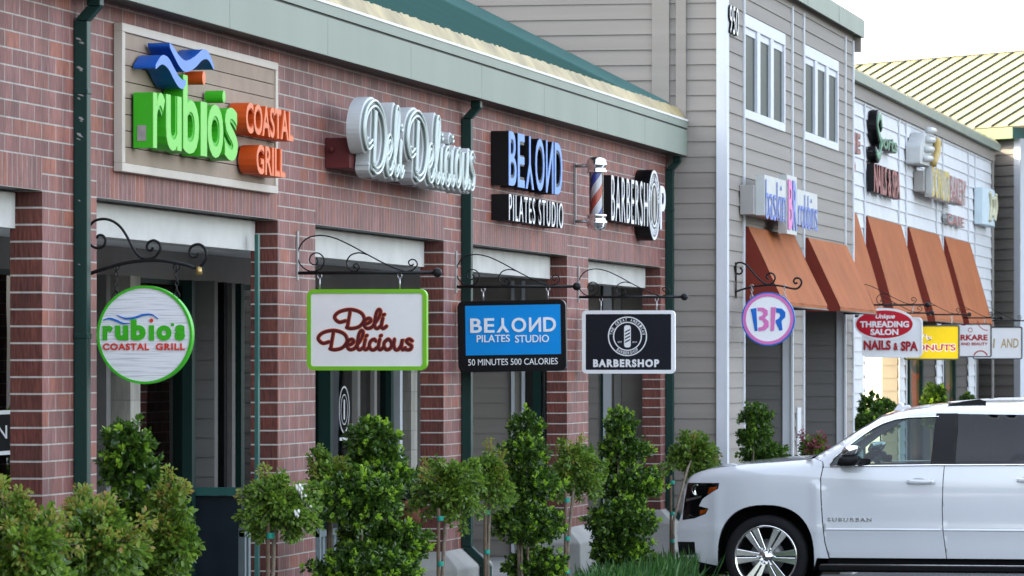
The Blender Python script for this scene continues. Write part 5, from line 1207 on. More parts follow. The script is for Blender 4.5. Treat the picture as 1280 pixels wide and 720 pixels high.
def shoots(c, rx, rz, n, leaf, tipf, P, D, L, M_, stems, start=.15, droop=.25, updir=.35):
    ph = rng.uniform(0, 6.28, 2)
    for _ in range(n):
        d = rng.normal(size=3); d[2] += updir; d /= np.linalg.norm(d); ext = rng.uniform(.45, 1.12) * (1 + .22 * math.sin(3 * d[0] + 2 * d[2] + ph[0]) * math.sin(4 * d[2] + ph[1])) if rng.random() < .84 else rng.uniform(1.1, 1.5)
        p0 = np.array(c) + d * np.array([rx, rx, rz]) * start + rng.normal(size=3) * rx * .12; p1 = np.array(c) + d * np.array([rx, rx, rz]) * ext
        tip = rng.random() < tipf and d[2] > -.1; k = int(5 + 9 * ext); prev = p0; pl = [tuple(p0)]
        for j in range(k):
            t = (j + 1) / k; p = p0 + (p1 - p0) * t; p[2] -= droop * rx * t * t * (1 if not tip else .2); pl.append(tuple(p))
            ax_ = p - prev; ax_ /= np.linalg.norm(ax_) + 1e-9; prev = p
            for e in range(3 if t < .85 else 4):
                a = rng.uniform(0, 6.28); q = np.cross(ax_, [math.cos(a), math.sin(a), .3]); q /= np.linalg.norm(q) + 1e-9
                st_ = q * leaf * .9 + ax_ * leaf * .2
                red = tip and t > rng.uniform(.4, .75)
                for (o_, dd) in ((st_, q + ax_ * .4), (st_ * .55 + ax_ * leaf * .1, q * .4 + ax_ * 1.0), (st_ * .5 - ax_ * leaf * .1, q * .5 - ax_ * .7 + np.array([0, 0, -.2]))):
                    P.append(p + o_); D.append(dd + np.array([0, 0, -.15])); L.append(leaf * rng.uniform(.7, 1.1) * (.75 if red else 1)); M_.append(1 if red else 0)
        stems.append(pl)
def rose(label, Y, cx_, cy_, rx_, ry_, base_px, n=70, leaf=.036, tipf=.3, flowers=0, stake=True, group='standard rose trees', lean=0.0, up=.35):
    c = at(cx_, cy_, Y); s = F / (c[0] * CT + (Y + DC) * ST); rx, rz = rx_ / s, ry_ / s; bx = ax(base_px, Y)
    r_ = thing('rose_tree', label, 'rose tree', (bx, Y, .12), group)
    P = []; D = []; L = []; M_ = []; stems = []
    shoots(c, rx, rz, n, leaf, tipf, P, D, L, M_, stems, updir=up)
    if not stake: shoots((c[0], c[1], c[2] + rz * .3), rx * 1.0, rz * 1.15, 14, leaf * .8, 1.0, P, D, L, M_, stems, start=.5, droop=.05, updir=1.6)
    leaves('crown', P, D, L, r_, [MT['rose'], MT['rosetip']], M_, .6)
    m = MB()
    for pl in stems: m.tube(pl, .0035, 4, taper=(1.2, .5))
    m.build('branches', MT['bark'], r_)
    m = MB(); m.tube([(bx, Y, .08), (bx + lean * .3, Y + .01, c[2] * .5), (c[0] - (c[0] - bx) * .3, Y, c[2] - rz * .6), (c[0], Y, c[2])], .016, 8, taper=(1.1, .7)); m.build('trunk', MT['bark'], r_)
    if stake:
        sx = bx - .06; zt = c[2] - rz * .75; m = MB(); m.tube([(sx, Y + .02, .06), (sx + .01, Y + .02, zt)], .014, 7); m.build('stake', MT['stake'], r_)
        for f in (.35, .62, .93):
            z = .1 + (zt - .1) * f; m = MB(); m.lathe([(.046, -.018), (.048, .0), (.046, .018)], lambda a, b, h: (bx - .028 + a, Y + .01 + b * .55, z + h), 12); m.build('tie', MT['tie'], r_)
    if flowers:
        for k in range(flowers):
            ang = (k * .618) % 1 * 2 - 1; p = (c[0] + rx * ang * .8, Y - rx * .75, c[2] + rz * (((k * .37) % 1) * 1.1 - .4)); m = MB()
            for j in range(9):
                a = j * 2.4; rr = .016; ce = (p[0] + math.cos(a) * rr, p[1] + math.sin(j * 1.7) * .012, p[2] + math.sin(a) * rr)
                m.lathe([(.001, -.006), (.018, 0), (.001, .006)], lambda u, v, h, ce=ce: (ce[0] + u, ce[1] + h + .004 * math.sin(u * 90), ce[2] + v), 8)
            m.build('flower', MT['petal'], r_)
    return r_
rose('bushy rose at the left edge, green with a few reddish tips', -1.0, 28, 694, 70, 56, 30, n=85, leaf=.046, tipf=.35, stake=False, group='rose bushes at the left')
rose('tall bushy rose in front of the first brick pier, with orange tipped shoots', -1.02, 118, 690, 72, 56, 118, n=95, leaf=.046, tipf=.42, stake=False, group='rose bushes at the left')
rose('loose rose with upright reddish shoots right of the clipped spiral shrub', -.85, 208, 678, 34, 60, 206, n=55, leaf=.045, tipf=.5, stake=False, group='rose bushes at the left')
rose('standard rose tree with white flowers in front of the brick pier', -.95, 345, 627, 48, 34, 341, n=95, leaf=.036, tipf=.1, flowers=6)
rose('rose with reddish tips half hidden behind the widest spiral shrub', -.45, 412, 600, 30, 36, 416, n=60, leaf=.034, tipf=.5, stake=True)
rose('standard rose tree on a leaning pale stem by the kinked downspout', -.85, 560, 607, 42, 36, 553, n=95, leaf=.038, tipf=.12, lean=.15)
rose('standard rose tree on a stake with green ties, left of the tiered shrub', -.6, 613, 600, 28, 38, 611, n=65, leaf=.036, tipf=.3)
rose('pale green standard rose tree between the tiered and last spiral shrubs', -.8, 720, 586, 34, 36, 711, n=85, leaf=.038, tipf=.25)
rose('standard rose tree with a bent stem in front of the car headlamp', -.55, 866, 570, 30, 27, 842, n=75, leaf=.042, tipf=.15, lean=.1)
# low red flowered plant by the far post
X = ax(1016, -1.0); r_ = thing('flowering_plant', 'small plant with dull red flowers beside the far clapboard post', 'plant', (X, -1.0, .12))
P = []; D = []; L = []; M_ = []; stems = []; c = at(1016, 566, -1.0); shoots(c, .16, .24, 40, .05, .8, P, D, L, M_, stems)
leaves('foliage', P, D, L, r_, [MT['rose'], MT['redpetal']], M_, .5)
m = MB(); m.tube([(X, -1.0, .1), (X, -1.0, c[2])], .012, 6); m.build('stem', MT['bark'], r_)
# grass clump at the end of the bed
X0 = ax(800, -.95); P = []; D = []; L = []
r_ = thing('grass_clump', 'clump of long green grass beside the car bumper', 'grass clump', (X0, -.95, .12))
for _ in range(2600):
    x = ax(rng.uniform(748, 846), -.95); y = -.95 + rng.normal() * .14; a = rng.normal(size=2) * .55; h_ = rng.uniform(.24, .44)
    P.append((x + rng.normal() * .04, y, .1)); D.append((a[0] * 1.5, a[1] * .6, 1.0)); L.append(h_)
leaves('blades', P, D, L, r_, [MT['blade']], None, .028, .1)
# ground cover between the shrubs
P = []; D = []; L = []
gc = bpy.data.objects.new('ground_cover_root', None)
for _ in range(5000):
    x = rng.uniform(20, 51); P.append((x, rng.uniform(-1.24, -.36), .11 + rng.random() * .04)); D.append((rng.normal(), rng.normal(), .6)); L.append(rng.uniform(.03, .09))
class _N: location = (0, 0, 0); parent = None
def free_leaves(name, P, D, L, mats, wid):
    e = bpy.data.objects.new('tmp', None); COL.objects.link(e); o = leaves(name, P, D, L, e, mats, None, wid); o.parent = None; bpy.data.objects.remove(e); return o
tag(free_leaves('ground_cover', P, D, L, [MT['leaf']], .4), 'low leafy ground cover and litter in the planting bed', 'ground cover', kind='stuff')
bpy.data.objects.remove(gc)
# terracotta pot with spiky plant on a dark stand inside the second opening
c = at(517, 636, .95); X, Y = c[0], c[1]; zb = az(517, 656, Y)
ST_ = MB(); ST_.box(X - .5, X + .55, Y - .22, Y + .3, .15, zb - .002); tag(ST_.build('plant_stand', MT['interior'], bevel=.01), 'dark low stand under the terracotta pot in the arcade', 'stand')
r_ = thing('potted_plant', 'terracotta pot with a spiky dark agave inside the arcade', 'potted plant', (X, Y, zb))
m = MB(); zt = zb + .235; m.lathe([(.001, 0), (.12, 0), (.165, .13), (.165, .15), (.18, .15), (.18, .225), (.15, .225), (.13, .17), (.001, .17)], lambda a, b, h: (X + a, Y + b, zb + h), 24); m.build('pot', MT['terra'], r_)
P = []; D = []; L = []
for k in range(26): a = k * 2.4; e_ = .25 + (k % 7) * .22; P.append((X, Y, zt - .05)); D.append((math.cos(a), math.sin(a), e_)); L.append(rng.uniform(.38, .62))
leaves('spiky_leaves', P, D, L, r_, [leaf_mat('agave_leaf', [(.03, .07, .045), (.05, .10, .06)], .1)], None, .11, .5)
# low slatted rails of the arcade seating
def rail(p0, p1, Y, ptop, label):
    x0, x1 = ax(p0, Y), ax(p1, Y); zt = az(p0, ptop, Y); r_ = thing('patio_rail', label, 'railing', (x0, Y, .15), 'slatted patio rails')
    m = MB(); m.box(x0, x1, Y - .02, Y + .02, zt - .05, zt); m.build('top_rail', MT['bench'], r_)
    m = MB(); m.box(x0, x1, Y - .02, Y + .02, .25, .29); m.build('bottom_rail', MT['bench'], r_)
    m = MB(); x = x0 + .05
    while x < x1: m.box(x, x + .07, Y - .008, Y + .008, .29, zt - .05); x += .14
    m.build('slats', MT['bench'], r_)
    for X in (x0, x1 - .05): m = MB(); m.box(X, X + .05, Y - .025, Y + .025, .15, zt + .02); m.build('post', MT['bench'], r_)
rail(396, 452, .75, 664, 'grey slatted metal rail behind the widest spiral shrub')
rail(302, 318, .75, 663, 'short grey slatted metal rail beside the green door')

# unseen tree line added behind the camera to darken reflections and the horizon
P = []; D = []; L = []
for k in range(60):
    a = R(150 + k * 2.1); rr = 95 + rng.uniform(-8, 8); cx_, cy_ = math.cos(a) * rr, math.sin(a) * rr - 8; hh = rng.uniform(4.5, 9)
    for _ in range(110): P.append((cx_ + rng.normal() * 2.2, cy_ + rng.normal() * 2.2, abs(rng.normal()) * hh * .35 + rng.uniform(0, hh * .5))); D.append(tuple(rng.normal(size=3))); L.append(rng.uniform(1.2, 2.4))
tag(free_leaves('reflection_trees', P, D, L, [MT['leaf']], .7), 'unseen trees added behind the camera for reflections', 'trees', kind='stuff')

# ================================================================== white car, parked nose in
CXW = 46.4 + 1.02; CY0 = -.94
CAR = thing('parked_car', 'large white sport utility vehicle parked nose in towards the shops', 'car', (CXW, CY0 - 2.85, 0))
def lz(px, py): return ((px - 843) / 128.0, (748 - py) / 128.0)
def interp(t, ks):
    if t <= ks[0][0]: return ks[0][1]
    for (a, b), (c, d) in zip(ks[:-1], ks[1:]):
        if t <= c:
            f = (t - a) / (c - a); return b + (d - b) * f
    return ks[-1][1]
def smooth_interp(t, ks):
    if t <= ks[0][0]: return ks[0][1]
    n = len(ks)
    for i in range(n - 1):
        a, b = ks[i]; c, d = ks[i + 1]
        if t <= c:
            s0 = (ks[i + 1][1] - ks[i - 1][1]) / (ks[i + 1][0] - ks[i - 1][0]) if i > 0 else (d - b) / (c - a)
            s1 = (ks[i + 2][1] - b) / (ks[i + 2][0] - a) if i < n - 2 else (d - b) / (c - a)
            h = c - a; f = (t - a) / h
            return (2 * f ** 3 - 3 * f ** 2 + 1) * b + (f ** 3 - 2 * f ** 2 + f) * h * s0 + (-2 * f ** 3 + 3 * f ** 2) * d + (f ** 3 - f ** 2) * h * s1
    return ks[-1][1]
TOP = [lz(a, b) for a, b in [(853, 607), (858, 598), (868, 592), (885, 586.8), (926, 581.4), (977, 577.3), (1001, 575.5), (1012, 574)]]
ROOF = [(1.37, 1.375), (1.55, 1.475), (1.80, 1.64), (2.02, 1.775), (2.20, 1.825), (2.42, 1.862), (2.70, 1.878), (3.4, 1.89), (4.4, 1.885), (5.2, 1.86), (5.45, 1.83), (5.58, 1.74)]
WZ = [(.2, .94), (.40, .985), (.60, 1.005), (.68, 1.016), (.74, 1.012), (.95, 1.016), (1.15, 1.012), (1.28, .992), (1.33, .975), (1.60, .915), (1.80, .855), (1.9, .82)]
def wid(l, z):
    w_ = smooth_interp(z, WZ)
    if l < .95: w_ -= .20 * (1 - l / .95) ** 2.3
    if l > 5.2: w_ -= .16 * ((l - 5.2) / .5) ** 2
    dl = abs(l - .90)
    if dl < .72: w_ += .014 * math.exp(-((dl - .50) / .05) ** 2) * (1 if .35 < z < 1.1 else 0)
    ft = smooth_interp(l, TOP) if l < 1.32 else (interp(l, ROOF))
    rad = .10 if l < 1.32 else .06
    d = ft - z
    if d < rad: w_ -= rad * .9 * (1 - math.sqrt(max(0, 1 - ((rad - d) / rad) ** 2)))
    return w_
def cp(l, z, w_, side=1): return (CXW - side * w_, CY0 - l, z)
def inpoly(p, poly):
    x, y = p; c = False; n = len(poly); j = n - 1
    for i in range(n):
        xi, yi = poly[i]; xj, yj = poly[j]
        if (yi > y) != (yj > y) and x < (xj - xi) * (y - yi) / (yj - yi + 1e-12) + xi: c = not c
        j = i
    return c
def dens(poly, st):
    o = []
    for i in range(len(poly)):
        a = poly[i]; b = poly[(i + 1) % len(poly)]; k = max(1, int(math.hypot(b[0] - a[0], b[1] - a[1]) / st))
        for j in range(k): o.append((a[0] + (b[0] - a[0]) * j / k, a[1] + (b[1] - a[1]) * j / k))
    return o
def skin(mb, poly, holes=(), off=0.0, st=.035, mi=0, sides=(1, -1), edge=0.0):
    loops = [dens(poly, st)] + [dens(h, st) for h in holes]
    pts = []; ed = []
    for lp in loops:
        o = len(pts); pts += lp; ed += [(o + i, o + (i + 1) % len(lp)) for i in range(len(lp))]
    nb = len(pts); l0 = min(p[0] for p in poly); l1 = max(p[0] for p in poly); z0 = min(p[1] for p in poly); z1 = max(p[1] for p in poly)
    a = l0 + st * .5
    while a < l1:
        b = z0 + st * .5
        while b < z1:
            p = (a, b)
            if inpoly(p, poly) and not any(inpoly(p, h) for h in holes) and all((p[0] - q[0]) ** 2 + (p[1] - q[1]) ** 2 > (st * .45) ** 2 for q in pts[:nb]): pts.append(p)
            b += st
        a += st
    V, E, Fc, _, _, _ = delaunay_2d_cdt([Vector(p) for p in pts], ed, [], 0, 1e-6)
    T = []
    for f in Fc:
        c = (sum(V[i][0] for i in f) / len(f), sum(V[i][1] for i in f) / len(f))
        if inpoly(c, poly) and not any(inpoly(c, h) for h in holes):
            a, b, d = [V[i] for i in f[:3]]
            T.append(tuple(f) if (b[0] - a[0]) * (d[1] - a[1]) - (b[1] - a[1]) * (d[0] - a[0]) > 0 else tuple(f[::-1]))
    for sd in sides:
        mb.add([cp(v[0], v[1], wid(v[0], v[1]) + off, sd) for v in V], [t if sd > 0 else t[::-1] for t in T], mi, True)
        if edge:                                          # turned-in edges give the panel thickness
            for lp in loops:
                n = len(lp); A = [cp(p[0], p[1], wid(*p) + off, sd) for p in lp]; B = [cp(p[0], p[1], wid(*p) + off - edge, sd) for p in lp]
                mb.add(A + B, [(i, (i + 1) % n, n + (i + 1) % n, n + i) for i in range(n)], mi)
    return mb
HUB = (.897, .406); REAR = (4.20, .406)
def archpts(c, a0=-6, a1=186, rx=.478, rz=.520, n=28):
    o = []
    for k in range(n + 1):
        t = R(a1 + (a0 - a1) * k / n); ct, st = math.cos(t), math.sin(t)
        o.append((c[0] + rx * math.copysign(abs(ct) ** .82, ct), max(.27, c[1] + rz * math.copysign(abs(st) ** .82, st) - .012)))
    return o
sillz = .40
# outlines in the side view
hl = [lz(840 + a / 2.909, 480 + b / 2.909) for a, b in [(50, 362), (172, 361), (168, 382), (140, 398), (108, 420), (94, 446), (131, 455), (120, 474), (78, 491), (29, 499), (31, 470), (38, 420)]]
foot = [lz(840 + a / 2.909, 480 + b / 2.909) for a, b in [(9, 578), (76, 577), (79, 625), (14, 628)]]
front_line = [lz(a, b) for a, b in [(847, 699), (843.3, 684), (843.2, 664), (845.5, 652), (850, 640), (852, 624), (853, 607)]]
arch = archpts(HUB)
seamA = [lz(840 + a / 2.909, 480 + b / 2.909) for a, b in [(575, 632), (560, 575), (552, 500), (547, 420), (545, 340), (552, 306), (566, 285)]]
winF = [lz(840 + a / 2.909, 480 + b / 2.909) for a, b in [(583, 299), (575, 292), (600, 262), (640, 228), (690, 190), (730, 163), (765, 145), (810, 130), (860, 123), (968, 119), (950, 287)]]
PT = .006
cow = lz(1027, 581)
# front wing: from the nose over the wheel arch to the door shut line
arch_l = [p for p in arch]
fender = front_line + TOP[1:] + [(1.37, 1.368)] + [(a + -.012, b) for a, b in [lz(1030.5, 577)]] + [(a - .006, b) for a, b in seamA[::-1][1:]] + [(seamA[0][0] - .006, sillz)] + [(1.40, sillz)] + [p for p in arch_l[::-1] if p[1] > sillz - .13] 
fender = [p for i, p in enumerate(fender) if i == 0 or math.hypot(p[0] - fender[i - 1][0], p[1] - fender[i - 1][1]) > .004]
m = MB(); skin(m, fender, [hl, foot], edge=.02)
# side frame: pillars and roof rail, with the window openings cut out
roofline = [(a, b) for a, b in ROOF]
beltL = lz(1039, 583)[1]
winR = [(2.50 + .0, 0)] 
def winpoly(l0, l1, zb=1.315, zt=1.80): return [(l0, zb), (l1, zb), (l1, zt), (l0, zt)]
bpil = [lz(840 + a / 2.909, 480 + b / 2.909) for a, b in [(952, 288), (972, 119), (1028, 117), (1024, 283)]]
winB = [(lz(1192, 0)[0], 1.312), (3.66, 1.322), (3.62, 1.792), (lz(1194, 0)[0], 1.803)]
winC = [(3.78, 1.322), (5.10, 1.34), (4.98, 1.76), (3.74, 1.79)]
frame_ = [(lz(1030.5, 577)[0] - .006, 1.338)] + [(1.372, 1.372)] + roofline[1:] + [(5.62, 1.5), (5.64, 1.31)] + [(lz(1184, 0)[0], 1.306), (lz(1041, 0)[0], 1.285), (lz(1031, 0)[0], 1.285)]
wf_ = winF
skin(m, frame_, [winF[:-1] + [(lz(1169, 0)[0], 1.318)], [(lz(1167.5, 0)[0] + .012, 1.318), (winB[0][0] - .02, 1.312), (winB[3][0] - .02, 1.803), (lz(1173.5, 0)[0] + .006, 1.803)], winB, winC], edge=.02)
# rear quarter
arch2 = archpts(REAR)
quarter = [(4.92, 1.30), (5.66, 1.30), (5.69, .95), (5.70, .60), (5.62, .38), (4.70, .38)] + [p for p in arch2[::-1] if p[1] > .30 and p[0] > 3.66] + [(3.80, .62), (3.80, 1.304)]
skin(m, quarter, edge=.02, st=.06)
# bonnet, roof and ends lofted from side to side
def loft(ls, zf, crown, pw=2.4, n=14, name=None, mi=0, hw=None):
    v = []; k = 0
    for l in ls:
        z = zf(l); w_ = (hw(l) if hw else wid(l, z - .001)) + .002
        for j in range(n + 1): t = -1 + 2 * j / n; v.append((CXW + w_ * t, CY0 - l, z + crown(l) * (1 - abs(t) ** pw)))
        k += 1
    m.add(v, [(i * (n + 1) + j, i * (n + 1) + j + 1, (i + 1) * (n + 1) + j + 1, (i + 1) * (n + 1) + j) for i in range(k - 1) for j in range(n)], mi, True)
ht = lambda l: smooth_interp(l, TOP)
loft([.08 + .06 * i for i in range(21)] + [1.325], ht, lambda l: .014 + .02 * min(1, l), hw=lambda l: wid(l, ht(l)))
loft([2.02 + .1 * i for i in range(36)] + [5.58], lambda l: smooth_interp(l, ROOF), lambda l: .030)
m.add([cp(l, z, s_ * wid(l, z)) for l, z in front_line for s_ in (1, -1)], [(2 * i, 2 * i + 1, 2 * i + 3, 2 * i + 2) for i in range(len(front_line) - 1)])
q = [(5.58, 1.74), (5.64, 1.31), (5.69, .95), (5.70, .60), (5.62, .38)]; m.add([cp(l, z, s_ * wid(l, z)) for l, z in q for s_ in (1, -1)], [(2 * i, 2 * i + 2, 2 * i + 3, 2 * i + 1) for i in range(len(q) - 1)])
m.build('body', MT['paint'], CAR)
# doors
def door(outl, name, sides):
    for sd in sides:
        m = MB(); skin(m, outl, sides=(sd,), edge=.02); d = m.build(name, MT['paint'], CAR)
        yield d, sd
seamR = [lz(840 + a / 2.909, 480 + b / 2.909) for a, b in [(992, 288), (988, 350), (985, 450), (988, 530), (1000, 624)]]
g_ = .004
fdoor = [(a + g_, b) for a, b in seamA[:-1]] + [(lz(1031, 0)[0] + .0, 1.282), (lz(1041, 0)[0], 1.281)] + [(seamR[0][0] - g_, 1.302)] + [(a - g_, b) for a, b in seamR[1:]]
fdoor = [(fdoor[0][0], sillz + .003)] + fdoor[1:-1] + [(seamR[-1][0] - g_, sillz + .003)]
rdoor = [(seamR[-1][0] + g_, sillz + .003)] + [(a + g_, b) for a, b in seamR[::-1][1:-1]] + [(seamR[0][0] + g_, 1.302), (3.79, 1.302), (3.79, .64), (3.70, .56), (3.66, sillz + .003)]
def handle(d, l, z, sd):
    m = MB(); w_ = wid(l, z); n = 10; pts = []
    for j in range(n + 1):
        t = j / n; ll = l + .27 * t; off = .018 + .022 * math.sin(math.pi * min(1, max(0, t))) ** .4; pts.append((ll, off))
    for (a, oa), (b, ob) in zip(pts[:-1], pts[1:]):
        A = [cp(a, z - .022, w_ + oa - .008, sd), cp(a, z - .016, w_ + oa, sd), cp(a, z + .016, w_ + oa, sd), cp(a, z + .022, w_ + oa - .008, sd)]; B = [cp(b, z - .022, w_ + ob - .008, sd), cp(b, z - .016, w_ + ob, sd), cp(b, z + .016, w_ + ob, sd), cp(b, z + .022, w_ + ob - .008, sd)]
        m.add(A + B, [(0, 4, 5, 1), (1, 5, 6, 2), (2, 6, 7, 3), (3, 7, 4, 0)], 0, True)
    m.build('handle', MT['paint'], d)
    m = MB(); m.lathe([(.05, 0), (.045, -.012), (.001, -.016)], lambda a, b, h: cp(l + .11 + a * 1.6, z + b * .72, w_ + .003 + h * .2, sd), 20); m.build('handle_recess', MT['paint'], d)
    m = MB(); m.lathe([(.007, 0), (.007, .004), (.001, .004)], lambda a, b, h: cp(l + .235 + a, z + b, w_ + .034 + h, sd), 10); m.build('lock', MT['steel'], d)
for d, sd in door(fdoor, 'front_door', (1, -1)): handle(d, lz(1135, 0)[0], lz(0, 601.2)[1], sd)
for d, sd in door(rdoor, 'rear_door', (1, -1)): handle(d, lz(1271, 0)[0], lz(0, 598.5)[1], sd)
# trims along the doors
for sd in (1, -1):
    m = MB()
    for (a, b) in ((lz(1034, 0)[0], seamR[2][0] - .012), (seamR[2][0] + .012, 3.70)):
        n = 16; P = [a + (b - a) * i / n for i in range(n + 1)]
        for l0, l1 in zip(P[:-1], P[1:]):
            za, zb_ = .672, .690
            m.quad(cp(l0, za, wid(l0, za) + .001, sd), cp(l1, za, wid(l1, za) + .001, sd), cp(l1, za + .006, wid(l1, za) + .010, sd), cp(l0, za + .006, wid(l0, za) + .010, sd))
            m.quad(cp(l0, za + .006, wid(l0, za) + .010, sd), cp(l1, za + .006, wid(l1, za) + .010, sd), cp(l1, zb_ + .004, wid(l1, zb_) + .001, sd), cp(l0, zb_ + .004, wid(l0, zb_) + .001, sd))
    m.build('door_moulding', MT['paint'], CAR)
    m = MB(); c_ = [(l, z) for l, z in winF[:-1]]
    m.tube([cp(l, z, wid(l, z) + .004, sd) for l, z in [(winF[0][0] - .004, winF[0][1] - .006)] + [(l, z + .004) for l, z in winF[1:-1]]], .0055, 6)
    m.tube([cp(l, z, wid(l, z) + .006, sd) for l, z in [(winF[0][0], 1.291), (winF[0][0] + .3, 1.297), (lz(1172, 0)[0], 1.309), (winB[0][0], 1.309), (3.7, 1.316), (5.1, 1.332)]], .009, 6)
    m.build('window_trim', MT['chrome'], CAR)
    m = MB(); skin(m, [(p[0], p[1]) for p in [(lz(1167.5, 0)[0] - .03, 1.314), (winB[0][0] + .02, 1.308), (winB[3][0] + .02, 1.808), (lz(1172, 0)[0] - .02, 1.808)]], off=.003, sides=(sd,), st=.08); m.build('door_pillar_cover', MT['plastic'], CAR)
    m = MB(); skin(m, winF, off=-.012, sides=(sd,), st=.08); m.build('front_window', MT['carglass'], CAR)
    m = MB(); skin(m, winB, off=-.008, sides=(sd,), st=.08); m.build('rear_window', MT['privacy'], CAR)
    m = MB(); skin(m, winC, off=-.008, sides=(sd,), st=.1); m.build('quarter_window', MT['privacy'], CAR)
    # headlamp: dark housing, lamps, amber reflectors, clear lens
    m = MB(); skin(m, hl, off=-.022, sides=(sd,), st=.03); h_ = m.build('headlight', MT['plastic'], CAR)
    def amber(pp): return [lz(840 + a / 2.909, 480 + b / 2.909) for a, b in pp]
    for pp in ([(133, 378), (164, 374), (159, 386), (126, 402)], [(97, 461), (127, 457), (118, 471), (96, 478)]):
        m = MB(); skin(m, amber(pp), off=-.012, sides=(sd,), st=.03); m.build('amber_reflector', MT['amber'], h_)
    m = MB(); p = lz(840 + 82 / 2.909, 480 + 388 / 2.909); m.lathe([(.001, -.006), (.035, .0), (.042, .004), (.046, .0)], lambda a, b, h: cp(p[0] + a, p[1] + b * 1.25, wid(*p) - .02 + h, sd), 18); m.build('lamp_reflector', MT['chrome'], h_)
    m = MB(); skin(m, [lz(840 + a / 2.909, 480 + b / 2.909) for a, b in [(44, 420), (104, 408), (100, 416), (42, 430)]], off=-.014, sides=(sd,), st=.03); m.build('chrome_bar', MT['steel'], h_)
    m = MB(); skin(m, hl, off=-.003, sides=(sd,), st=.04); m.build('lens', MT['lens'], h_)
    m = MB(); skin(m, foot, off=-.006, sides=(sd,), st=.03); m.build('fog_lamp_pocket', MT['plastic'], CAR)
    # mirror
    ml, mz = lz(1064, 573); w0 = wid(ml, 1.33) + .0
    m = MB(); m.tube([cp(1.90, 1.335, w0 - .03, sd), cp(1.80, 1.34, w0 + .06, sd), cp(1.76, 1.37, w0 + .12, sd)], .035, 10)
    mirror = m.build('mirror', MT['plastic'], CAR)
    def lump(l0, l1, z0, z1, w0_, w1_, mat, name):
        m = MB(); n, k = 18, 10; v = []
        for i in range(k + 1):
            t = -math.pi / 2 + math.pi * i / k
            for j in range(n):
                a = 2 * math.pi * j / n; f = lambda q: math.copysign(abs(q) ** .6, q)
                l_ = (l0 + l1) / 2 + (l1 - l0) / 2 * f(math.cos(a)) * abs(math.cos(t)) ** .5; z_ = (z0 + z1) / 2 + (z1 - z0) / 2 * f(math.sin(a)) * abs(math.cos(t)) ** .5; ww = (w0_ + w1_) / 2 + (w1_ - w0_) / 2 * f(math.sin(t))
                v.append(cp(l_ + .05 * (z_ - z0) / (z1 - z0), z_, ww, sd))
        m.add(v, [(i * n + j, i * n + (j + 1) % n, (i + 1) * n + (j + 1) % n, (i + 1) * n + j) for i in range(k) for j in range(n)], 0, True); m.build(name, mat, mirror, fixn=True)
    lump(1.60, 1.81, 1.295, 1.405, w0 + .06, w0 + .27, MT['plastic'], 'mirror_shell'); lump(1.64, 1.80, 1.39, 1.50, w0 + .06, w0 + .265, MT['chrome'], 'mirror_cap')
    # running board, lower valance, wheel wells
    m = MB(); P = [(1.33, .37), (3.72, .37), (3.70, .29), (1.36, .29)]
    a0, a1 = 1.42, 3.70
    m.add([cp(a0, .325, .90, sd), cp(a1, .325, .90, sd), cp(a1, .335, 1.03, sd), cp(a0, .335, 1.03, sd), cp(a0, .26, .90, sd), cp(a1, .26, .90, sd), cp(a1, .275, 1.02, sd), cp(a0, .275, 1.02, sd)], [(0, 1, 2, 3), (3, 2, 6, 7), (7, 6, 5, 4), (0, 3, 7, 4), (1, 5, 6, 2)]); m.build('running_board', MT['plastic'], CAR, bevel=.012)
    m = MB(); m.tube([cp(a0 + .02, .338, 1.022, sd), cp(a1 - .02, .338, 1.022, sd)], .006, 6); m.build('running_board_trim', MT['steel'], CAR)
    for c_ in (HUB, REAR):
        m = MB(); n = 20; A = archpts(c_, -20, 200, .472, .515, n); v = [cp(l, z, wid(l, .6) - .018, sd) for l, z in A] + [cp(l, z, .55, sd) for l, z in A]; k = len(A)
        m.add(v, [(i, i + 1, k + i + 1, k + i) for i in range(k - 1)]); m.add([cp(l, z, .56, sd) for l, z in A], [tuple(range(k))])
        m.build('wheel_well', MT['interior'], CAR)
m = MB(); P = [(.03, .41), (.06, .24), (.40, .22), (.46, .40)]
for sd in (1, -1): skin(m, [(.035, .397), (.05, .235), (.41, .225), (.415, .397)], off=-.012, sides=(sd,), st=.06)
m.add([cp(.05, .24, -.74), cp(.05, .24, .74), cp(.035, .40, .74), cp(.035, .40, -.74)], [(0, 1, 2, 3)]); m.add([cp(.05, .235, .75), cp(.41, .225, .9), cp(.41, .225, -.9), cp(.05, .235, -.75)], [(0, 1, 2, 3)]); m.build('lower_bumper', MT['plastic'], CAR)
# grille across the nose
m = MB()
for k in range(9): z = .62 + k * .055; l_ = interp(z, [(p[1], p[0]) for p in front_line]) - .008; m.box(CXW - .55, CXW + .55, CY0 - l_ - .01, CY0 - l_ + .006, z, z + .022)
m.build('grille', MT['chrome'], CAR)
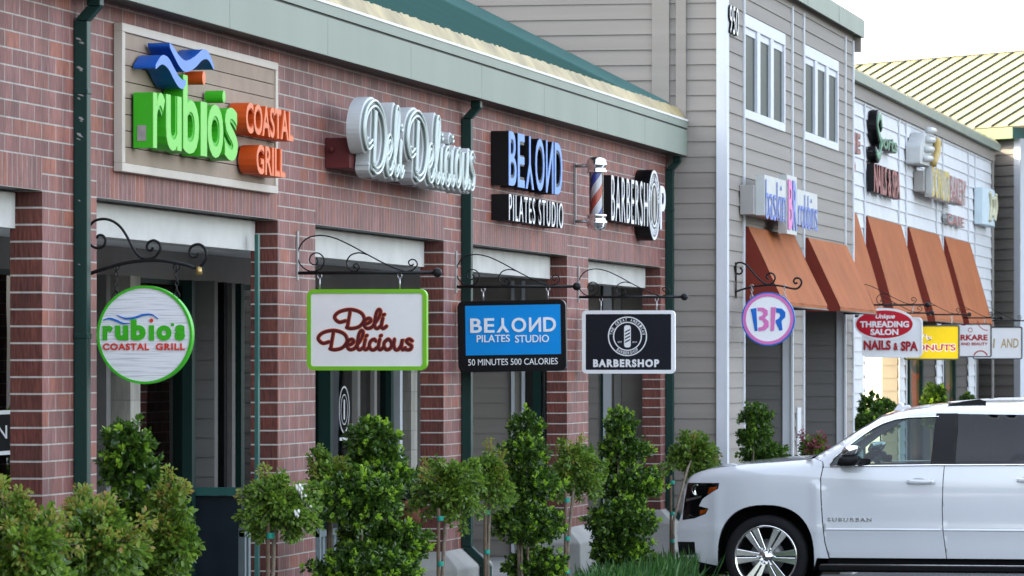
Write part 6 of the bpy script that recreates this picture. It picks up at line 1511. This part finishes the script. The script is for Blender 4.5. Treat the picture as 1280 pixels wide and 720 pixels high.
# glass ahead and behind, floor, seats, dash, wheel
m = MB(); n = 12; v = []
for l, z in [(1.335, 1.345), (1.55, 1.474), (1.80, 1.637), (2.03, 1.775)]:
    w_ = wid(l, z) - .075
    for j in range(n + 1): t = -1 + 2 * j / n; v.append((CXW + w_ * t, CY0 - l + .05 * (1 - t * t), z + .025 * (1 - t * t)))
m.add(v, [(i * (n + 1) + j, i * (n + 1) + j + 1, (i + 1) * (n + 1) + j + 1, (i + 1) * (n + 1) + j) for i in range(3) for j in range(n)], 0, True); m.build('windscreen', MT['carglass'], CAR)
m = MB(); m.box(CXW - .80, CXW + .80, CY0 - 1.46, CY0 - 1.325, 1.325, 1.345); m.build('cowl', MT['plastic'], CAR)
m = MB(); m.tube([(CXW - .55, CY0 - 1.30, 1.37), (CXW - .45, CY0 - 1.36, 1.39), (CXW + .05, CY0 - 1.45, 1.43)], .010, 6); m.tube([(CXW + .2, CY0 - 1.33, 1.37), (CXW + .25, CY0 - 1.37, 1.39), (CXW + .7, CY0 - 1.45, 1.40)], .010, 6); m.tube([(CXW - .62, CY0 - 1.24, 1.352), (CXW - .5, CY0 - 1.31, 1.375)], .018, 6); m.build('wiper', MT['plastic'], CAR)
m = MB(); m.box(CXW - .93, CXW + .93, CY0 - 5.5, CY0 - 1.5, .34, .40); m.box(CXW - .80, CXW + .80, CY0 - 1.85, CY0 - 1.40, .9, 1.28)
for sd in (1, -1):
    skin(m, [(1.42, .40), (5.4, .40), (5.5, 1.27), (1.55, 1.27)], off=-.05, sides=(sd,), st=.25)
m.build('cabin', MT['interior'], CAR)
for sd in (1, -1):
    for l in (2.25, 3.25):
        m = MB(); m.box(CXW - sd * .45 - .26, CXW - sd * .45 + .26, CY0 - l - .5, CY0 - l, .62, .86); m.box(CXW - sd * .45 - .25, CXW - sd * .45 + .25, CY0 - l - .66, CY0 - l - .50, .80, 1.36); m.box(CXW - sd * .45 - .13, CXW - sd * .45 + .13, CY0 - l - .68, CY0 - l - .56, 1.40, 1.60); m.build('seat', MT['seat'], CAR, bevel=.05)
m = MB(); cw = (CXW - .42, CY0 - 1.98, 1.18); m.tube([(cw[0] + .19 * math.cos(t), cw[1] + .07 * math.sin(t), cw[2] + .18 * math.sin(t)) for t in [2 * math.pi * k / 24 for k in range(24)]], .016, 8, closed=True); m.tube([cw, (cw[0], cw[1] + .22, cw[2] - .1)], .03, 8); m.tube([(cw[0] - .19, cw[1], cw[2]), (cw[0] + .19, cw[1], cw[2])], .02, 8); m.build('steering_wheel', MT['plastic'], CAR)
# roof rails and antenna
for sd in (1, -1):
    n = 20; m = MB()
    m.tube([cp(2.65 + 2.5 * i / n, interp(2.65 + 2.5 * i / n, ROOF) + .028 + .02 * min(1, i / 3, (n - i) / 3), .72, sd) for i in range(n + 1)], .017, 8); m.build('roof_rail', MT['steel'], CAR)
    m = MB(); m.prism([(2.58, 1.865), (3.02, 1.880), (3.02, 1.925), (2.96, 1.945), (2.80, 1.925)], lambda u, v, d: cp(u, v, d, sd), .70, .745); m.build('rail_foot', MT['plastic'], CAR, fixn=True)
m = MB(); m.prism([lz(1104, 515.5), lz(1128, 511), lz(1124, 507), lz(1117, 508.5), lz(1115, 504), lz(1112, 504.5)], lambda u, v, d: cp(u, v, d), -.04, .04); m.build('antenna_fin', MT['paint'], CAR, fixn=True, bevel=.008)
# model lettering on the front door
m = MB(); l0, z0 = lz(1036, 651); l1, z1 = lz(1091, 646.3); text(m, 'SUBURBAN', lambda u, v, d: cp(u, v, wid(u, v) + d), l0, l1, z0, z1, .001, .006, bold=.03, space=1.35); m.build('door_lettering', MT['chrome'], CAR)
# wheels
def wheel(c_, sd):
    w1 = 1.0; wl = 'wheel'
    fnw = lambda a, b, h: cp(c_[0] + a, c_[1] + b, h, sd)
    m = MB(); m.lathe([(.30, .72), (.385, .715), (.402, .74), (.407, .80), (.407, .93), (.400, .965), (.385, .985), (.345, .995), (.312, .99), (.300, .975)], fnw, 56); t_ = m.build('wheel', MT['rubber'], CAR, fixn=True)
    m = MB(); m.lathe([(.306, .972), (.310, .988), (.300, .992), (.288, .975), (.280, .90), (.278, .74)], fnw, 56); m.build('rim', MT['alloy'], t_, fixn=True)
    m = MB()
    for k in range(6):
        a0 = R(90 + 60 * k + 30)
        for o_ in (-1, 1):
            pts = [(.062, o_ * .012 - .020), (.062, o_ * .030 + .0), (.062, o_ * .012 + .020)]
            P2 = [(.050, o_ * .019 - .016), (.290, o_ * .042 - .036), (.290, o_ * .042 + .036), (.050, o_ * .019 + .016)]
            rot = lambda u, v: (u * math.cos(a0) - v * math.sin(a0), u * math.sin(a0) + v * math.cos(a0))
            Q = [rot(*p) for p in P2]
            front = [fnw(q[0], q[1], .962 + (.012 if i in (1, 2) else -.006)) for i, q in enumerate(Q)]; back = [fnw(q[0], q[1], .915) for q in Q]
            m.add(front + back, [(0, 1, 2, 3), (0, 4, 5, 1), (1, 5, 6, 2), (2, 6, 7, 3), (3, 7, 4, 0)])
    m.build('spokes', MT['alloy'], t_, bevel=.006, fixn=True)
    m = MB(); m.lathe([(.075, .93), (.072, .962), (.040, .968), (.036, .982), (.001, .984)], fnw, 28)
    for k in range(6): a = R(60 * k); m.lathe([(.012, .955), (.012, .978), (.001, .980)], lambda u, v, h, a=a: fnw(.085 * math.cos(a) + u, .085 * math.sin(a) + v, h), 8)
    m.build('hub_cap', MT['chrome'], t_)
    m = MB(); m.lathe([(.06, .85), (.17, .85), (.17, .83), (.06, .82)], fnw, 36); m.build('brake_disc', MT['disc'], t_)
    m = MB(); m.lathe([(.278, .76), (.001, .76)], fnw, 36); m.build('wheel_back', MT['interior'], t_)
for c_ in (HUB, REAR):
    for sd in (1, -1): wheel(c_, sd)
